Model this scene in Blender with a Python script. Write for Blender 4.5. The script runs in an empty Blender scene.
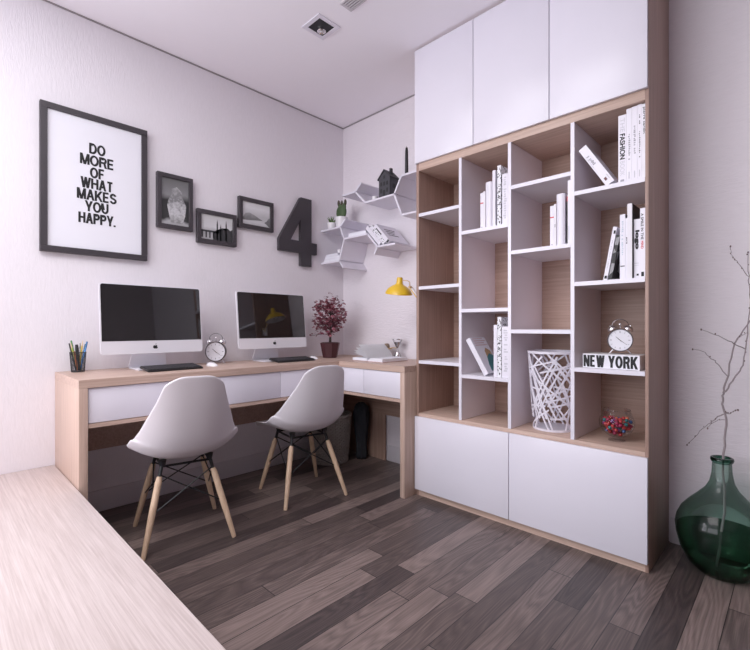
import bpy, bmesh, math, random
from mathutils import Vector, Matrix
random.seed(7)
PI = math.pi
SC = bpy.context.scene
COL = SC.collection
R = math.radians

# ------------------------------------------------------------------ camera model
F, YAW, Y0, CX, CY, CZ, H = 438.02, R(44.2744), 326.56, 2.6874, -2.3838, .9852, 2.6055
FW = Vector((-math.sin(YAW), math.cos(YAW), 0)); RT = Vector((math.cos(YAW), math.sin(YAW), 0))
CAM = Vector((CX, CY, CZ))
def UD(px, py, d):
    """world point seen at photo pixel px,py at optical depth d (metres)"""
    return CAM + FW*d + RT*((px-375)/F*d) + Vector((0, 0, -(py-Y0)/F*d))
cd = bpy.data.cameras.new('camera'); cam = bpy.data.objects.new('camera', cd); COL.objects.link(cam)
cam.location = CAM; cam.rotation_euler = (PI/2, 0, YAW)
cd.sensor_fit = 'HORIZONTAL'; cd.sensor_width = 36; cd.lens = F/750*36; cd.shift_y = (Y0-325)/750
cd.clip_start = .02
SC.camera = cam

# ------------------------------------------------------------------ materials
def newmat(name):
    m = bpy.data.materials.new(name); m.use_nodes = True
    nt = m.node_tree; b = nt.nodes['Principled BSDF']
    return m, nt, b
def plain(name, col, rough=.5, metal=0, spec=.5, coat=0, noise=.03):
    m, nt, b = newmat(name)
    b.inputs['Roughness'].default_value = rough; b.inputs['Metallic'].default_value = metal
    b.inputs['Specular IOR Level'].default_value = spec; b.inputs['Coat Weight'].default_value = coat
    n = nt.nodes.new('ShaderNodeTexNoise'); n.inputs['Scale'].default_value = 9; n.inputs['Detail'].default_value = 3
    tc = nt.nodes.new('ShaderNodeTexCoord'); nt.links.new(tc.outputs['Object'], n.inputs['Vector'])
    mx = nt.nodes.new('ShaderNodeMix'); mx.data_type = 'RGBA'
    mx.inputs[6].default_value = (*[c*(1-noise) for c in col], 1); mx.inputs[7].default_value = (*[min(1, c*(1+noise)) for c in col], 1)
    nt.links.new(n.outputs['Fac'], mx.inputs[0]); nt.links.new(mx.outputs[2], b.inputs['Base Color'])
    return m
def wood(name, axis, light, dark, rough=.45, sc=1.0, bump=.04, cross=60, along=1.5):
    m, nt, b = newmat(name); L = nt.links
    tc = nt.nodes.new('ShaderNodeTexCoord'); mp = nt.nodes.new('ShaderNodeMapping')
    s = [cross*sc]*3; s['xyz'.index(axis)] = along*sc; mp.inputs['Scale'].default_value = s
    L.new(tc.outputs['Object'], mp.inputs['Vector'])
    n = nt.nodes.new('ShaderNodeTexNoise'); n.inputs['Scale'].default_value = 1.6; n.inputs['Detail'].default_value = 7; n.inputs['Roughness'].default_value = .65
    n.inputs['Distortion'].default_value = .12
    L.new(mp.outputs['Vector'], n.inputs['Vector'])
    r = nt.nodes.new('ShaderNodeValToRGB'); r.color_ramp.elements[0].position = .36; r.color_ramp.elements[1].position = .66
    r.color_ramp.elements[0].color = (*dark, 1); r.color_ramp.elements[1].color = (*light, 1)
    L.new(n.outputs['Fac'], r.inputs['Fac']); L.new(r.outputs['Color'], b.inputs['Base Color'])
    bp = nt.nodes.new('ShaderNodeBump'); bp.inputs['Strength'].default_value = bump*4; bp.inputs['Distance'].default_value = .002
    L.new(n.outputs['Fac'], bp.inputs['Height']); L.new(bp.outputs['Normal'], b.inputs['Normal'])
    b.inputs['Roughness'].default_value = rough
    return m
def wallmat(name, col, stretch, strength=.35):
    m, nt, b = newmat(name); L = nt.links
    tc = nt.nodes.new('ShaderNodeTexCoord'); mp = nt.nodes.new('ShaderNodeMapping'); mp.inputs['Scale'].default_value = stretch
    L.new(tc.outputs['Object'], mp.inputs['Vector'])
    n = nt.nodes.new('ShaderNodeTexNoise'); n.inputs['Scale'].default_value = 1; n.inputs['Detail'].default_value = 5; n.inputs['Distortion'].default_value = .8
    L.new(mp.outputs['Vector'], n.inputs['Vector'])
    bp = nt.nodes.new('ShaderNodeBump'); bp.inputs['Strength'].default_value = strength; bp.inputs['Distance'].default_value = .006
    L.new(n.outputs['Fac'], bp.inputs['Height']); L.new(bp.outputs['Normal'], b.inputs['Normal'])
    mx = nt.nodes.new('ShaderNodeMix'); mx.data_type = 'RGBA'; mx.inputs[6].default_value = (*[c*.95 for c in col], 1); mx.inputs[7].default_value = (*[c*1.04 for c in col], 1)
    L.new(n.outputs['Fac'], mx.inputs[0]); L.new(mx.outputs[2], b.inputs['Base Color'])
    b.inputs['Roughness'].default_value = .85
    return m
def floormat():
    m, nt, b = newmat('floor_planks'); L = nt.links; N = nt.nodes
    def math_(op, a, bb=None):
        n = N.new('ShaderNodeMath'); n.operation = op
        for i, v in enumerate((a, bb)):
            if v is None: continue
            if isinstance(v, (int, float)): n.inputs[i].default_value = v
            else: L.new(v, n.inputs[i])
        return n.outputs[0]
    tc = N.new('ShaderNodeTexCoord'); sx = N.new('ShaderNodeSeparateXYZ'); L.new(tc.outputs['Object'], sx.inputs[0])
    W, LEN = .092, 1.0
    u = math_('DIVIDE', math_('ADD', sx.outputs['X'], .074), W); row = math_('FLOOR', u); fu = math_('FRACT', u)
    wn = N.new('ShaderNodeTexWhiteNoise'); wn.noise_dimensions = '1D'; L.new(row, wn.inputs['W'])
    v = math_('ADD', math_('DIVIDE', sx.outputs['Y'], LEN), math_('MULTIPLY', wn.outputs['Value'], 7.3)); pl = math_('FLOOR', v); fv = math_('FRACT', v)
    cmb = N.new('ShaderNodeCombineXYZ'); L.new(row, cmb.inputs[0]); L.new(pl, cmb.inputs[1])
    w2 = N.new('ShaderNodeTexWhiteNoise'); w2.noise_dimensions = '2D'; L.new(cmb.outputs[0], w2.inputs['Vector'])
    # grain: per-plank offset, stretched along y, with rings
    off = N.new('ShaderNodeVectorMath'); off.operation = 'SCALE'; L.new(w2.outputs['Color'], off.inputs[0]); off.inputs['Scale'].default_value = 40
    mp = N.new('ShaderNodeMapping'); mp.inputs['Scale'].default_value = (7.5, .75, 1); L.new(tc.outputs['Object'], mp.inputs['Vector'])
    ad = N.new('ShaderNodeVectorMath'); ad.operation = 'ADD'; L.new(mp.outputs[0], ad.inputs[0]); L.new(off.outputs[0], ad.inputs[1])
    n1 = N.new('ShaderNodeTexNoise'); n1.inputs['Scale'].default_value = 1.0; n1.inputs['Detail'].default_value = 2; L.new(ad.outputs[0], n1.inputs['Vector'])
    ring = math_('FRACT', math_('MULTIPLY', n1.outputs['Fac'], 26.0))
    ringt = math_('ABSOLUTE', math_('SUBTRACT', ring, .5))
    mp2 = N.new('ShaderNodeMapping'); mp2.inputs['Scale'].default_value = (210, 5, 1); L.new(tc.outputs['Object'], mp2.inputs['Vector'])
    n2 = N.new('ShaderNodeTexNoise'); n2.inputs['Scale'].default_value = 1.0; n2.inputs['Detail'].default_value = 4; L.new(mp2.outputs[0], n2.inputs['Vector'])
    fac = math_('ADD', math_('ADD', math_('MULTIPLY', w2.outputs['Value'], .56), math_('MULTIPLY', ringt, .38)), math_('MULTIPLY', n2.outputs['Fac'], .50))
    r = N.new('ShaderNodeValToRGB'); cr = r.color_ramp
    cr.elements[0].position = .28; cr.elements[0].color = (.034, .025, .025, 1)
    cr.elements[1].position = 1.0; cr.elements[1].color = (.225, .168, .150, 1)
    e = cr.elements.new(.62); e.color = (.092, .067, .061, 1)
    L.new(fac, r.inputs['Fac'])
    gu = math_('LESS_THAN', fu, .030); gv = math_('LESS_THAN', fv, .0035); g = math_('MAXIMUM', gu, gv)
    mx = N.new('ShaderNodeMix'); mx.data_type = 'RGBA'; L.new(g, mx.inputs[0]); L.new(r.outputs[0], mx.inputs[6]); mx.inputs[7].default_value = (.012, .010, .010, 1)
    L.new(mx.outputs[2], b.inputs['Base Color'])
    bp = N.new('ShaderNodeBump'); bp.inputs['Strength'].default_value = .25; bp.inputs['Distance'].default_value = .003
    hh = math_('SUBTRACT', math_('MULTIPLY', n2.outputs['Fac'], .25), g); L.new(hh, bp.inputs['Height']); L.new(bp.outputs[0], b.inputs['Normal'])
    b.inputs['Roughness'].default_value = .42
    return m
def glassmat(name, tint, edge, rough=.02, refl=.6):
    m = bpy.data.materials.new(name); m.use_nodes = True; nt = m.node_tree; nt.nodes.clear(); L = nt.links
    o = nt.nodes.new('ShaderNodeOutputMaterial'); t = nt.nodes.new('ShaderNodeBsdfTransparent'); g = nt.nodes.new('ShaderNodeBsdfGlossy')
    lw = nt.nodes.new('ShaderNodeLayerWeight'); lw.inputs['Blend'].default_value = .35
    c = nt.nodes.new('ShaderNodeMix'); c.data_type = 'RGBA'; c.inputs[6].default_value = (*tint, 1); c.inputs[7].default_value = (*edge, 1)
    L.new(lw.outputs['Facing'], c.inputs[0]); L.new(c.outputs[2], t.inputs['Color'])
    g.inputs['Roughness'].default_value = rough
    fr = nt.nodes.new('ShaderNodeFresnel'); fr.inputs['IOR'].default_value = 1.45
    mu = nt.nodes.new('ShaderNodeMath'); mu.operation = 'MULTIPLY'; mu.inputs[1].default_value = refl; L.new(fr.outputs[0], mu.inputs[0])
    x = nt.nodes.new('ShaderNodeMixShader'); L.new(mu.outputs[0], x.inputs[0]); L.new(t.outputs[0], x.inputs[1]); L.new(g.outputs[0], x.inputs[2])
    L.new(x.outputs[0], o.inputs['Surface'])
    return m
OAK = dict(light=(.60, .435, .352), dark=(.45, .312, .250))
oak_x = wood('oak_along_x', 'x', **OAK); oak_y = wood('oak_along_y', 'y', **OAK); oak_z = wood('oak_upright', 'z', **OAK)
OKD = dict(light=(.46, .305, .240), dark=(.34, .216, .168))  # dark wood under the desk; also holds the painted shade inside the bookcase
okd_x = wood('brown_shaded_oak_along_x', 'x', **OKD); okd_z = wood('brown_oak_upright', 'z', **OKD)
okside_z = wood('shaded_oak_side', 'z', light=(.38, .245, .195), dark=(.275, .172, .138))  # the oak again, darkened in colour for the shaded bookcase sides
PAL = dict(light=(.635, .545, .522), dark=(.49, .405, .382))
pale_x = wood('pale_oak_along_x', 'x', sc=1.2, rough=.5, bump=.08, cross=95, along=2.2, **PAL)
beech = wood('beech_legs', 'z', light=(.68, .49, .34), dark=(.53, .36, .235))
white_lac = plain('white_lacquer', (.75, .725, .80), .28, noise=.01)
white_brd = plain('white_board', (.76, .735, .775), .45, noise=.01)
grey_side = plain('pale_grey_board', (.84, .77, .81), .5, noise=.015)
M_wl = wallmat('plaster_left', (.81, .775, .815), (110, 110, 22), .16); M_wb = wallmat('plaster_back', (.80, .75, .79), (22, 60, 110), .4)
M_wr = wallmat('plaster_dark', (.42, .37, .37), (10, 10, 10)); M_wn = wallmat('plaster_near', (.72, .69, .72), (10, 10, 10))
M_ceil = plain('ceiling_paint', (.93, .90, .95), .9, noise=.01)
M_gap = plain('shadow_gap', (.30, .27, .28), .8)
M_skirt = plain('skirting_paint', (.66, .62, .66), .5)
black_frame = plain('charcoal_frame', (.040, .034, .040), .45); black = plain('black_plastic', (.012, .012, .014), .4)
ink = plain('black_ink', (.008, .008, .009), .7); paper = plain('white_paper', (.82, .82, .88), .7, noise=.008)
shell_m = plain('white_moulded_plastic', (.76, .725, .765), .34, noise=.01)
blackmetal = plain('black_steel', (.010, .010, .011), .45, metal=.3)
alu = plain('aluminium', (.80, .79, .84), .34, metal=.12, noise=.01); chrome = plain('chrome', (.80, .79, .80), .12, metal=1, noise=.01)
m_, nt_, b_ = newmat('screen_glass'); b_.inputs['Base Color'].default_value = (.004, .004, .005, 1); b_.inputs['Roughness'].default_value = .03; b_.inputs['IOR'].default_value = 1.75
nz = nt_.nodes.new('ShaderNodeTexNoise'); nz.inputs['Scale'].default_value = 3; mr = nt_.nodes.new('ShaderNodeMapRange'); mr.inputs[3].default_value = .025; mr.inputs[4].default_value = .045
nt_.links.new(nz.outputs['Fac'], mr.inputs[0]); nt_.links.new(mr.outputs[0], b_.inputs['Roughness']); screen_m = m_
yellow = plain('yellow_enamel', (.80, .50, .02), .35, coat=.3); lampwhite = plain('lamp_inner_white', (.85, .85, .85), .5)
brass = plain('brass', (.72, .50, .24), .3, metal=.6)
maroon = plain('maroon_pot', (.055, .014, .018), .4); barkm = plain('dark_bark', (.045, .03, .028), .8, noise=.2)
leafm = plain('maroon_leaf', (.20, .045, .07), .55, noise=.45); leafp = plain('rose_leaf', (.36, .12, .15), .55, noise=.3)
cactus_m = plain('cactus_green', (.055, .10, .035), .6, noise=.3); cactus_d = plain('cactus_dark', (.05, .04, .025), .7, noise=.2)
potw = plain('white_ceramic', (.82, .80, .82), .25)
slate = plain('slate_model', (.055, .053, .062), .7, noise=.2); slate_d = plain('slate_roof', (.030, .028, .034), .7); slate_l = plain('slate_window', (.010, .010, .012), .5)
wicker = plain('grey_wicker', (.30, .26, .245), .75, noise=.35); bagm = plain('charcoal_cloth', (.022, .025, .032), .85, noise=.3)
glass_green = glassmat('green_glass', (.70, .82, .765), (.28, .40, .345), refl=.55)
water_green = glassmat('green_water', (.50, .66, .57), (.20, .32, .25), refl=.35)
glass_clear = glassmat('clear_glass', (.985, .985, .985), (.80, .81, .83), refl=.6)
glass_thin = glassmat('thin_clear_glass', (.985, .985, .985), (.84, .84, .86), refl=.28)
twig = plain('grey_twig', (.27, .225, .235), .8, noise=.25); bud = plain('twig_bud', (.13, .08, .08), .8)
sand_m = plain('silver_sand', (.55, .52, .50), .6)
red = plain('red_print', (.62, .05, .06), .5); greyink = plain('grey_print', (.34, .33, .37), .7); lightink = plain('faint_print', (.56, .55, .60), .7)
teal = plain('teal_print', (.03, .13, .14), .6, noise=.4); tan = plain('tan_print', (.40, .24, .13), .6, noise=.3); pinkish = plain('pink_print', (.60, .40, .42), .7)
coverdark = plain('black_cover', (.012, .011, .012), .5); covergrey = plain('grey_cover', (.20, .20, .21), .5, noise=.3)

def mottled(name, base, spots, scale, thr):
    m, nt, b = newmat(name); L = nt.links
    tc = nt.nodes.new('ShaderNodeTexCoord'); n = nt.nodes.new('ShaderNodeTexVoronoi'); n.inputs['Scale'].default_value = scale
    L.new(tc.outputs['Object'], n.inputs['Vector']); r = nt.nodes.new('ShaderNodeValToRGB'); r.color_ramp.interpolation = 'CONSTANT'
    r.color_ramp.elements[0].color = (*base, 1); r.color_ramp.elements[1].color = (*spots, 1); r.color_ramp.elements[1].position = thr
    L.new(n.outputs['Color'], r.inputs['Fac']); L.new(r.outputs[0], b.inputs['Base Color']); b.inputs['Roughness'].default_value = .6
    return m
patterned = mottled('black_white_print', (.80, .80, .84), (.015, .015, .018), 190, .74)
patterned2 = mottled('photo_cover_print', (.02, .02, .02), (.30, .30, .31), 25, .55)

def grad(name, stops, axis, lo, hi, nscale=0, namp=0, seed=0.):
    """black-and-white photograph: smooth tonal bands up the print, broken by soft noise"""
    m, nt, b = newmat(name); L = nt.links
    tc = nt.nodes.new('ShaderNodeTexCoord'); s = nt.nodes.new('ShaderNodeSeparateXYZ'); L.new(tc.outputs['Object'], s.inputs[0])
    mr = nt.nodes.new('ShaderNodeMapRange'); L.new(s.outputs[axis], mr.inputs[0]); mr.inputs[1].default_value = lo; mr.inputs[2].default_value = hi
    n = nt.nodes.new('ShaderNodeTexNoise'); n.inputs['Scale'].default_value = nscale; n.inputs['Detail'].default_value = 5
    mp = nt.nodes.new('ShaderNodeMapping'); mp.inputs['Location'].default_value = (seed, seed, 0); L.new(tc.outputs['Object'], mp.inputs[0]); L.new(mp.outputs[0], n.inputs['Vector'])
    sb = nt.nodes.new('ShaderNodeMath'); sb.operation = 'MULTIPLY_ADD'; L.new(n.outputs['Fac'], sb.inputs[0]); sb.inputs[1].default_value = namp; sb.inputs[2].default_value = -namp/2
    ad = nt.nodes.new('ShaderNodeMath'); L.new(mr.outputs[0], ad.inputs[0]); L.new(sb.outputs[0], ad.inputs[1])
    r = nt.nodes.new('ShaderNodeValToRGB'); cr = r.color_ramp
    cr.elements[0].position = stops[0][0]; cr.elements[0].color = (*[stops[0][1]]*3, 1); cr.elements[1].position = stops[-1][0]; cr.elements[1].color = (*[stops[-1][1]]*3, 1)
    for p, v in stops[1:-1]: cr.elements.new(p).color = (v, v, v*1.03, 1)
    L.new(ad.outputs[0], r.inputs[0]); L.new(r.outputs[0], b.inputs['Base Color']); b.inputs['Roughness'].default_value = .35
    return m

# ------------------------------------------------------------------ geometry helpers
class MB:
    def __init__(s): s.bm = bmesh.new()
    def merge(s, b2, mat=None):
        if mat is not None: b2.transform(mat)
        me = bpy.data.meshes.new('tmp'); b2.to_mesh(me); b2.free(); s.bm.from_mesh(me); bpy.data.meshes.remove(me); return s
    def box(s, x0, x1, y0, y1, z0, z1, bev=0, seg=2, mat=None):
        b = bmesh.new(); bmesh.ops.create_cube(b, size=1)
        for v in b.verts: v.co = Vector(((x0+x1)/2+v.co.x*(x1-x0), (y0+y1)/2+v.co.y*(y1-y0), (z0+z1)/2+v.co.z*(z1-z0)))
        if bev: bmesh.ops.bevel(b, geom=b.edges[:], offset=bev, segments=seg, affect='EDGES', profile=.5)
        return s.merge(b, mat)
    def cone(s, p0, p1, r0, r1=None, n=12, caps=True):
        p0, p1 = Vector(p0), Vector(p1); r1 = r0 if r1 is None else r1; d = p1-p0
        b = bmesh.new(); bmesh.ops.create_cone(b, cap_ends=caps, segments=n, radius1=max(r0, 1e-5), radius2=max(r1, 1e-5), depth=d.length)
        return s.merge(b, Matrix.Translation((p0+p1)/2) @ d.to_track_quat('Z', 'Y').to_matrix().to_4x4())
    def ball(s, c, r, sc=(1, 1, 1), u=14, v=9, mat=None):
        b = bmesh.new(); bmesh.ops.create_uvsphere(b, u_segments=u, v_segments=v, radius=r)
        M = Matrix.Translation(c) @ (mat or Matrix.Identity(4)) @ Matrix.Diagonal((*sc, 1))
        return s.merge(b, M)
    def lathe(s, prof, c=(0, 0, 0), n=32, mat=None, wob=None):
        b = bmesh.new(); rings = []
        for r, z in prof:
            rings.append([b.verts.new((max(r, 1e-4)*math.cos(2*PI*k/n)*(wob(k/n, z) if wob else 1), max(r, 1e-4)*math.sin(2*PI*k/n)*(wob(k/n, z) if wob else 1), z)) for k in range(n)])
        for a, c2 in zip(rings, rings[1:]):
            for k in range(n): b.faces.new((a[k], a[(k+1) % n], c2[(k+1) % n], c2[k]))
        return s.merge(b, Matrix.Translation(c) @ (mat or Matrix.Identity(4)))
    def tube(s, pts, rad, n=8):
        pts = [Vector(p) for p in pts]; b = bmesh.new(); rings = []; up = None
        for i, p in enumerate(pts):
            t = (pts[min(i+1, len(pts)-1)]-pts[max(i-1, 0)]).normalized()
            if up is None: up = t.orthogonal()
            a = (up - t*up.dot(t)).normalized(); up = a; c = t.cross(a); r = rad[i] if isinstance(rad, (list, tuple)) else rad
            rings.append([b.verts.new(p+a*r*math.cos(2*PI*k/n)+c*r*math.sin(2*PI*k/n)) for k in range(n)])
        for a, c in zip(rings, rings[1:]):
            for k in range(n): b.faces.new((a[k], a[(k+1) % n], c[(k+1) % n], c[k]))
        b.faces.new(rings[0][::-1]); b.faces.new(rings[-1]); return s.merge(b)
    def prism(s, poly, origin, ux, uy, un, depth):
        """2-D polygon in the plane origin+ux,uy pushed along un"""
        O, ux, uy, un = Vector(origin), Vector(ux), Vector(uy), Vector(un); b = bmesh.new()
        A = [b.verts.new(O+ux*p[0]+uy*p[1]) for p in poly]; B = [b.verts.new(O+ux*p[0]+uy*p[1]+un*depth) for p in poly]
        b.faces.new(A[::-1]); b.faces.new(B); n = len(poly)
        for i in range(n): b.faces.new((A[i], A[(i+1) % n], B[(i+1) % n], B[i]))
        bmesh.ops.triangulate(b, faces=[f for f in b.faces if len(f.verts) > 4]); bmesh.ops.recalc_face_normals(b, faces=b.faces)
        return s.merge(b)
    def poly(s, vs):
        s.bm.faces.new([s.bm.verts.new(v) for v in vs]); return s
    def build(s, name, mat, parent=None, origin=None, smooth=40, recalc=True, mats=()):
        if recalc: bmesh.ops.recalc_face_normals(s.bm, faces=s.bm.faces)
        if parent is not None: o_ = SHIFT.get(parent.name, Vector((0, 0, 0)))
        else: o_ = Vector(origin or (0, 0, 0))
        for v in s.bm.verts: v.co -= o_
        me = bpy.data.meshes.new(name); s.bm.to_mesh(me); s.bm.free(); me.materials.append(mat)
        if smooth: me.shade_smooth(); me.set_sharp_from_angle(angle=R(smooth))
        ob = bpy.data.objects.new(name, me); COL.objects.link(ob)
        if parent is not None: ob.parent = parent; SHIFT[ob.name] = o_
        else: ob.location = o_
        return ob
SHIFT = {}
def tag(o, label, cat, group=None):
    o['label'] = label; o['category'] = cat
    if group: o['group'] = group
    return o
def struct(o): o['kind'] = 'structure'; return o
def thing(name, label, cat, loc=(0, 0, 0), rotz=0, group=None, local=False):
    """Empty at the thing's base; parts are given in world metres unless local"""
    o = bpy.data.objects.new(name, None); COL.objects.link(o); o.empty_display_size = .05
    o.location = loc; o.rotation_euler = (0, 0, rotz)
    if not local: SHIFT[o.name] = Vector(loc)
    return tag(o, label, cat, group)
def dup(root, loc, rotz, label, group=None, scale=None):
    r = root.copy(); COL.objects.link(r); r.location = loc; r.rotation_euler = (0, 0, rotz); r['label'] = label
    if group: r['group'] = group
    if scale: r.scale = (scale,)*3
    for ch in list(root.children):
        c = ch.copy(); COL.objects.link(c); c.parent = r
        for g in list(ch.children):
            d = g.copy(); COL.objects.link(d); d.parent = c
    return r
def text_faces(txt, bold=0.0):
    cu = bpy.data.curves.new('t', 'FONT'); cu.body = txt; cu.offset = bold; cu.resolution_u = 4
    ob = bpy.data.objects.new('t', cu); COL.objects.link(ob); bpy.context.view_layer.update()
    me = bpy.data.meshes.new_from_object(ob.evaluated_get(bpy.context.evaluated_depsgraph_get()))
    vs = [v.co.copy() for v in me.vertices]; fs = [tuple(p.vertices) for p in me.polygons]
    bpy.data.objects.remove(ob); bpy.data.curves.remove(cu); bpy.data.meshes.remove(me); return vs, fs
def arc(cx, cy, rx, ry, a0, a1, n=14): return [(cx+rx*math.cos(R(a0+(a1-a0)*k/n)), cy+ry*math.sin(R(a0+(a1-a0)*k/n))) for k in range(n+1)]
# grotesque capitals: width factor, centre-line strokes in a unit box
GL = {'A': (.98, [('d', 0, 0, .5, 1), ('d', 1, 0, .5, 1), [(.24, .30), (.76, .30)]]), 'D': (.92, [[(0, -.09), (0, 1.09)], [(0, 1), (.42, 1)]+arc(.42, .5, .58, .5, 90, -90)+[(0, 0)]]),
      'E': (.78, [[(0, -.09), (0, 1.09)], [(0, 1), (1.05, 1)], [(0, 0), (1.05, 0)], [(0, .52), (.95, .52)]]), 'F': (.74, [[(0, -.09), (0, 1.09)], [(0, 1), (1.05, 1)], [(0, .50), (.92, .50)]]),
      'H': (.92, [[(0, -.09), (0, 1.09)], [(1, -.09), (1, 1.09)], [(0, .52), (1, .52)]]), 'K': (.95, [[(0, -.09), (0, 1.09)], ('d', .06, .34, .98, 1), ('d', 1.04, 0, .36, .60)]),
      'M': (1.12, [[(0, -.09), (0, 1.09)], [(1, -.09), (1, 1.09)], ('d', .5, 0, .04, 1), ('d', .5, 0, .96, 1)]), 'N': (.92, [[(0, -.09), (0, 1.09)], [(1, -.09), (1, 1.09)], ('d', .97, 0, .03, 1)]), 'O': (1.05, [arc(.5, .5, .5, .5, 0, 360, 32)]),
      'P': (.85, [[(0, -.09), (0, 1.09)], [(0, 1), (.6, 1)]+arc(.6, .74, .40, .26, 90, -90)+[(0, .48)]]), 'R': (.92, [[(0, -.09), (0, 1.09)], [(0, 1), (.58, 1)]+arc(.58, .745, .38, .255, 90, -90)+[(0, .49)], ('d', .98, 0, .70, .50)]),
      'S': (.88, [arc(.5, .745, .46, .255, 15, 180, 12)+[(.06, .66), (.25, .55), (.72, .46), (.96, .36)]+arc(.5, .27, .48, .27, 0, -170, 12)]), 'T': (.84, [[(-.08, 1), (1.08, 1)], [(.5, -.09), (.5, 1.09)]]),
      'U': (.90, [[(0, 1.09), (0, .36)]+arc(.5, .36, .5, .36, 180, 360)+[(1, 1.09)]]), 'W': (1.36, [('d', .24, 0, -.02, 1), ('d', .26, 0, .5, 1), ('d', .74, 0, .5, 1), ('d', .76, 0, 1.02, 1)]),
      'Y': (.92, [('d', .5, .36, -.03, 1), ('d', .5, .36, 1.03, 1), [(.5, .44), (.5, -.09)]]), '.': (.0, [[(0, -.09), (0, .1)]]), ' ': (.10, [])}
def grotesque(mb, txt, c, ux, uy, w, h, t, gap=.03):
    """bold capitals fitted in w x h, stroke t (metres)"""
    c, ux, uy = Vector(c), Vector(ux), Vector(uy); nn = ux.cross(uy); ch_ = h-t
    tot = sum(GL[k][0] for k in txt); n = len(txt); cw = w-n*t-(n-1)*gap*h; k_ = cw/tot; x = -w/2; q = 0
    for g in txt:
        gw = GL[g][0]*k_
        for st in GL[g][1]:
            if st[0] == 'd':
                xa, xb = x+t/2+st[1]*gw, x+t/2+st[3]*gw; ya, yb = -h/2+st[2]*h, -h/2+st[4]*h; tw = t/2*min(1.7, math.hypot(xb-xa, yb-ya)/(yb-ya)); q += 1
                mb.bm.faces.new([mb.bm.verts.new(c+ux*vx+uy*vy+nn*(q*2e-6)) for vx, vy in ((xa-tw, ya), (xa+tw, ya), (xb+tw, yb), (xb-tw, yb))]); continue
            P = [Vector((x+t/2+px*gw, -h/2+t/2+py*ch_, 0)) for px, py in st]; closed = (P[0]-P[-1]).length < 1e-5
            if closed: P = P[:-1]
            L_, R_, m = [], [], len(P)
            for i, p in enumerate(P):
                a = P[i-1] if (i or closed) else None; b = P[(i+1) % m] if (i < m-1 or closed) else None
                d0 = (p-a).normalized() if a is not None else (b-p).normalized(); d1 = (b-p).normalized() if b is not None else d0
                n0, n1 = Vector((-d0.y, d0.x, 0)), Vector((-d1.y, d1.x, 0)); mv = (n0+n1)
                mv = mv.normalized() if mv.length > 1e-4 else n0; s_ = min(1/max(mv.dot(n1), .2), 2.2)
                L_.append(p+mv*s_*t/2); R_.append(p-mv*s_*t/2)
            q += 1; W_ = lambda v: mb.bm.verts.new(c+ux*v.x+uy*max(-h/2, min(h/2, v.y))+nn*(q*2e-6))
            A, B = [W_(v) for v in L_], [W_(v) for v in R_]
            for i in range(m if closed else m-1): j = (i+1) % m; mb.bm.faces.new((A[i], A[j], B[j], B[i]))
        x += gw+t+gap*h
    return mb
def write(mb, txt, c, ux, uy, w, h, bold=0.0):
    """flat lettering fitted in a w x h rectangle centred on c; bold = overstrike in metres"""
    if bold:
        c, ux, uy = Vector(c), Vector(ux), Vector(uy); nn = ux.cross(uy)
        for k in range(8):
            a = 2*PI*k/8; write(mb, txt, c+ux*math.cos(a)*bold+uy*math.sin(a)*bold*.8+nn*(k*2e-6), ux, uy, w-2*bold, h-1.6*bold)
        return mb
    vs, fs = text_faces(txt); c, ux, uy = Vector(c), Vector(ux), Vector(uy)
    x0 = min(v.x for v in vs); x1 = max(v.x for v in vs); y0 = min(v.y for v in vs); y1 = max(v.y for v in vs)
    bv = [mb.bm.verts.new(c+ux*((v.x-x0)/(x1-x0)-.5)*w+uy*((v.y-y0)/(y1-y0)-.5)*h) for v in vs]
    for f in fs:
        try: mb.bm.faces.new([bv[i] for i in f])
        except ValueError: pass
    return mb

# ------------------------------------------------------------------ room shell
XR, YN = 4.5, -4.6
struct(MB().box(-.1, XR+.1, YN-.1, .1, -.08, 0).build('floor', floormat(), smooth=0))
struct(MB().box(-.1, XR+.1, YN-.1, .1, H, H+.1).build('ceiling', M_ceil, smooth=0))
WY0, WY1, WL0, WL1 = -4.3, -2.75, .80, 2.45
lw_ = MB(); lw_.box(-.1, 0, YN-.1, WY0, 0, H); lw_.box(-.1, 0, WY1, .1, 0, H); lw_.box(-.1, 0, WY0, WY1, 0, WL0); lw_.box(-.1, 0, WY0, WY1, WL1, H); struct(lw_.build('wall_left', M_wl, smooth=0))
w = MB(); t = .05
for a in ((WY0, WY1, WL0, WL0+t), (WY0, WY1, WL1-t, WL1), (WY0, WY0+t, WL0+t, WL1-t), (WY1-t, WY1, WL0+t, WL1-t)): w.box(-.08, -.02, a[0], a[1], a[2], a[3])
win2 = struct(w.build('window_2', white_lac, smooth=0)); MB().box(-.055, -.05, WY0+t, WY1-t, WL0+t, WL1-t).build('pane', glass_clear, win2, smooth=0)
struct(MB().box(0, XR, 0, .1, 0, H).build('wall_back', M_wb, smooth=0))
struct(MB().box(XR, XR+.1, YN-.1, .1, 0, H).build('wall_right', M_wr, smooth=0))
WX0, WX1, WZ0, WZ1 = .15, 2.15, .95, 2.5
nw = MB(); nw.box(0, WX0, YN-.1, YN, 0, H); nw.box(WX1, XR, YN-.1, YN, 0, H); nw.box(WX0, WX1, YN-.1, YN, 0, WZ0); nw.box(WX0, WX1, YN-.1, YN, WZ1, H)
struct(nw.build('wall_near', M_wn, smooth=0))
w = MB(); t = .05
for a in ((WX0, WX1, WZ0, WZ0+t), (WX0, WX1, WZ1-t, WZ1), (WX0, WX0+t, WZ0+t, WZ1-t), (WX1-t, WX1, WZ0+t, WZ1-t), (1.12, 1.18, WZ0+t, WZ1-t)):
    w.box(a[0], a[1], YN-.08, YN-.02, a[2], a[3])
win = struct(w.build('window_1', white_lac, smooth=0))
pane = MB().box(WX0+t, WX1-t, YN-.055, YN-.05, WZ0+t, WZ1-t).build('pane', glass_clear, win, smooth=0)
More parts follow.
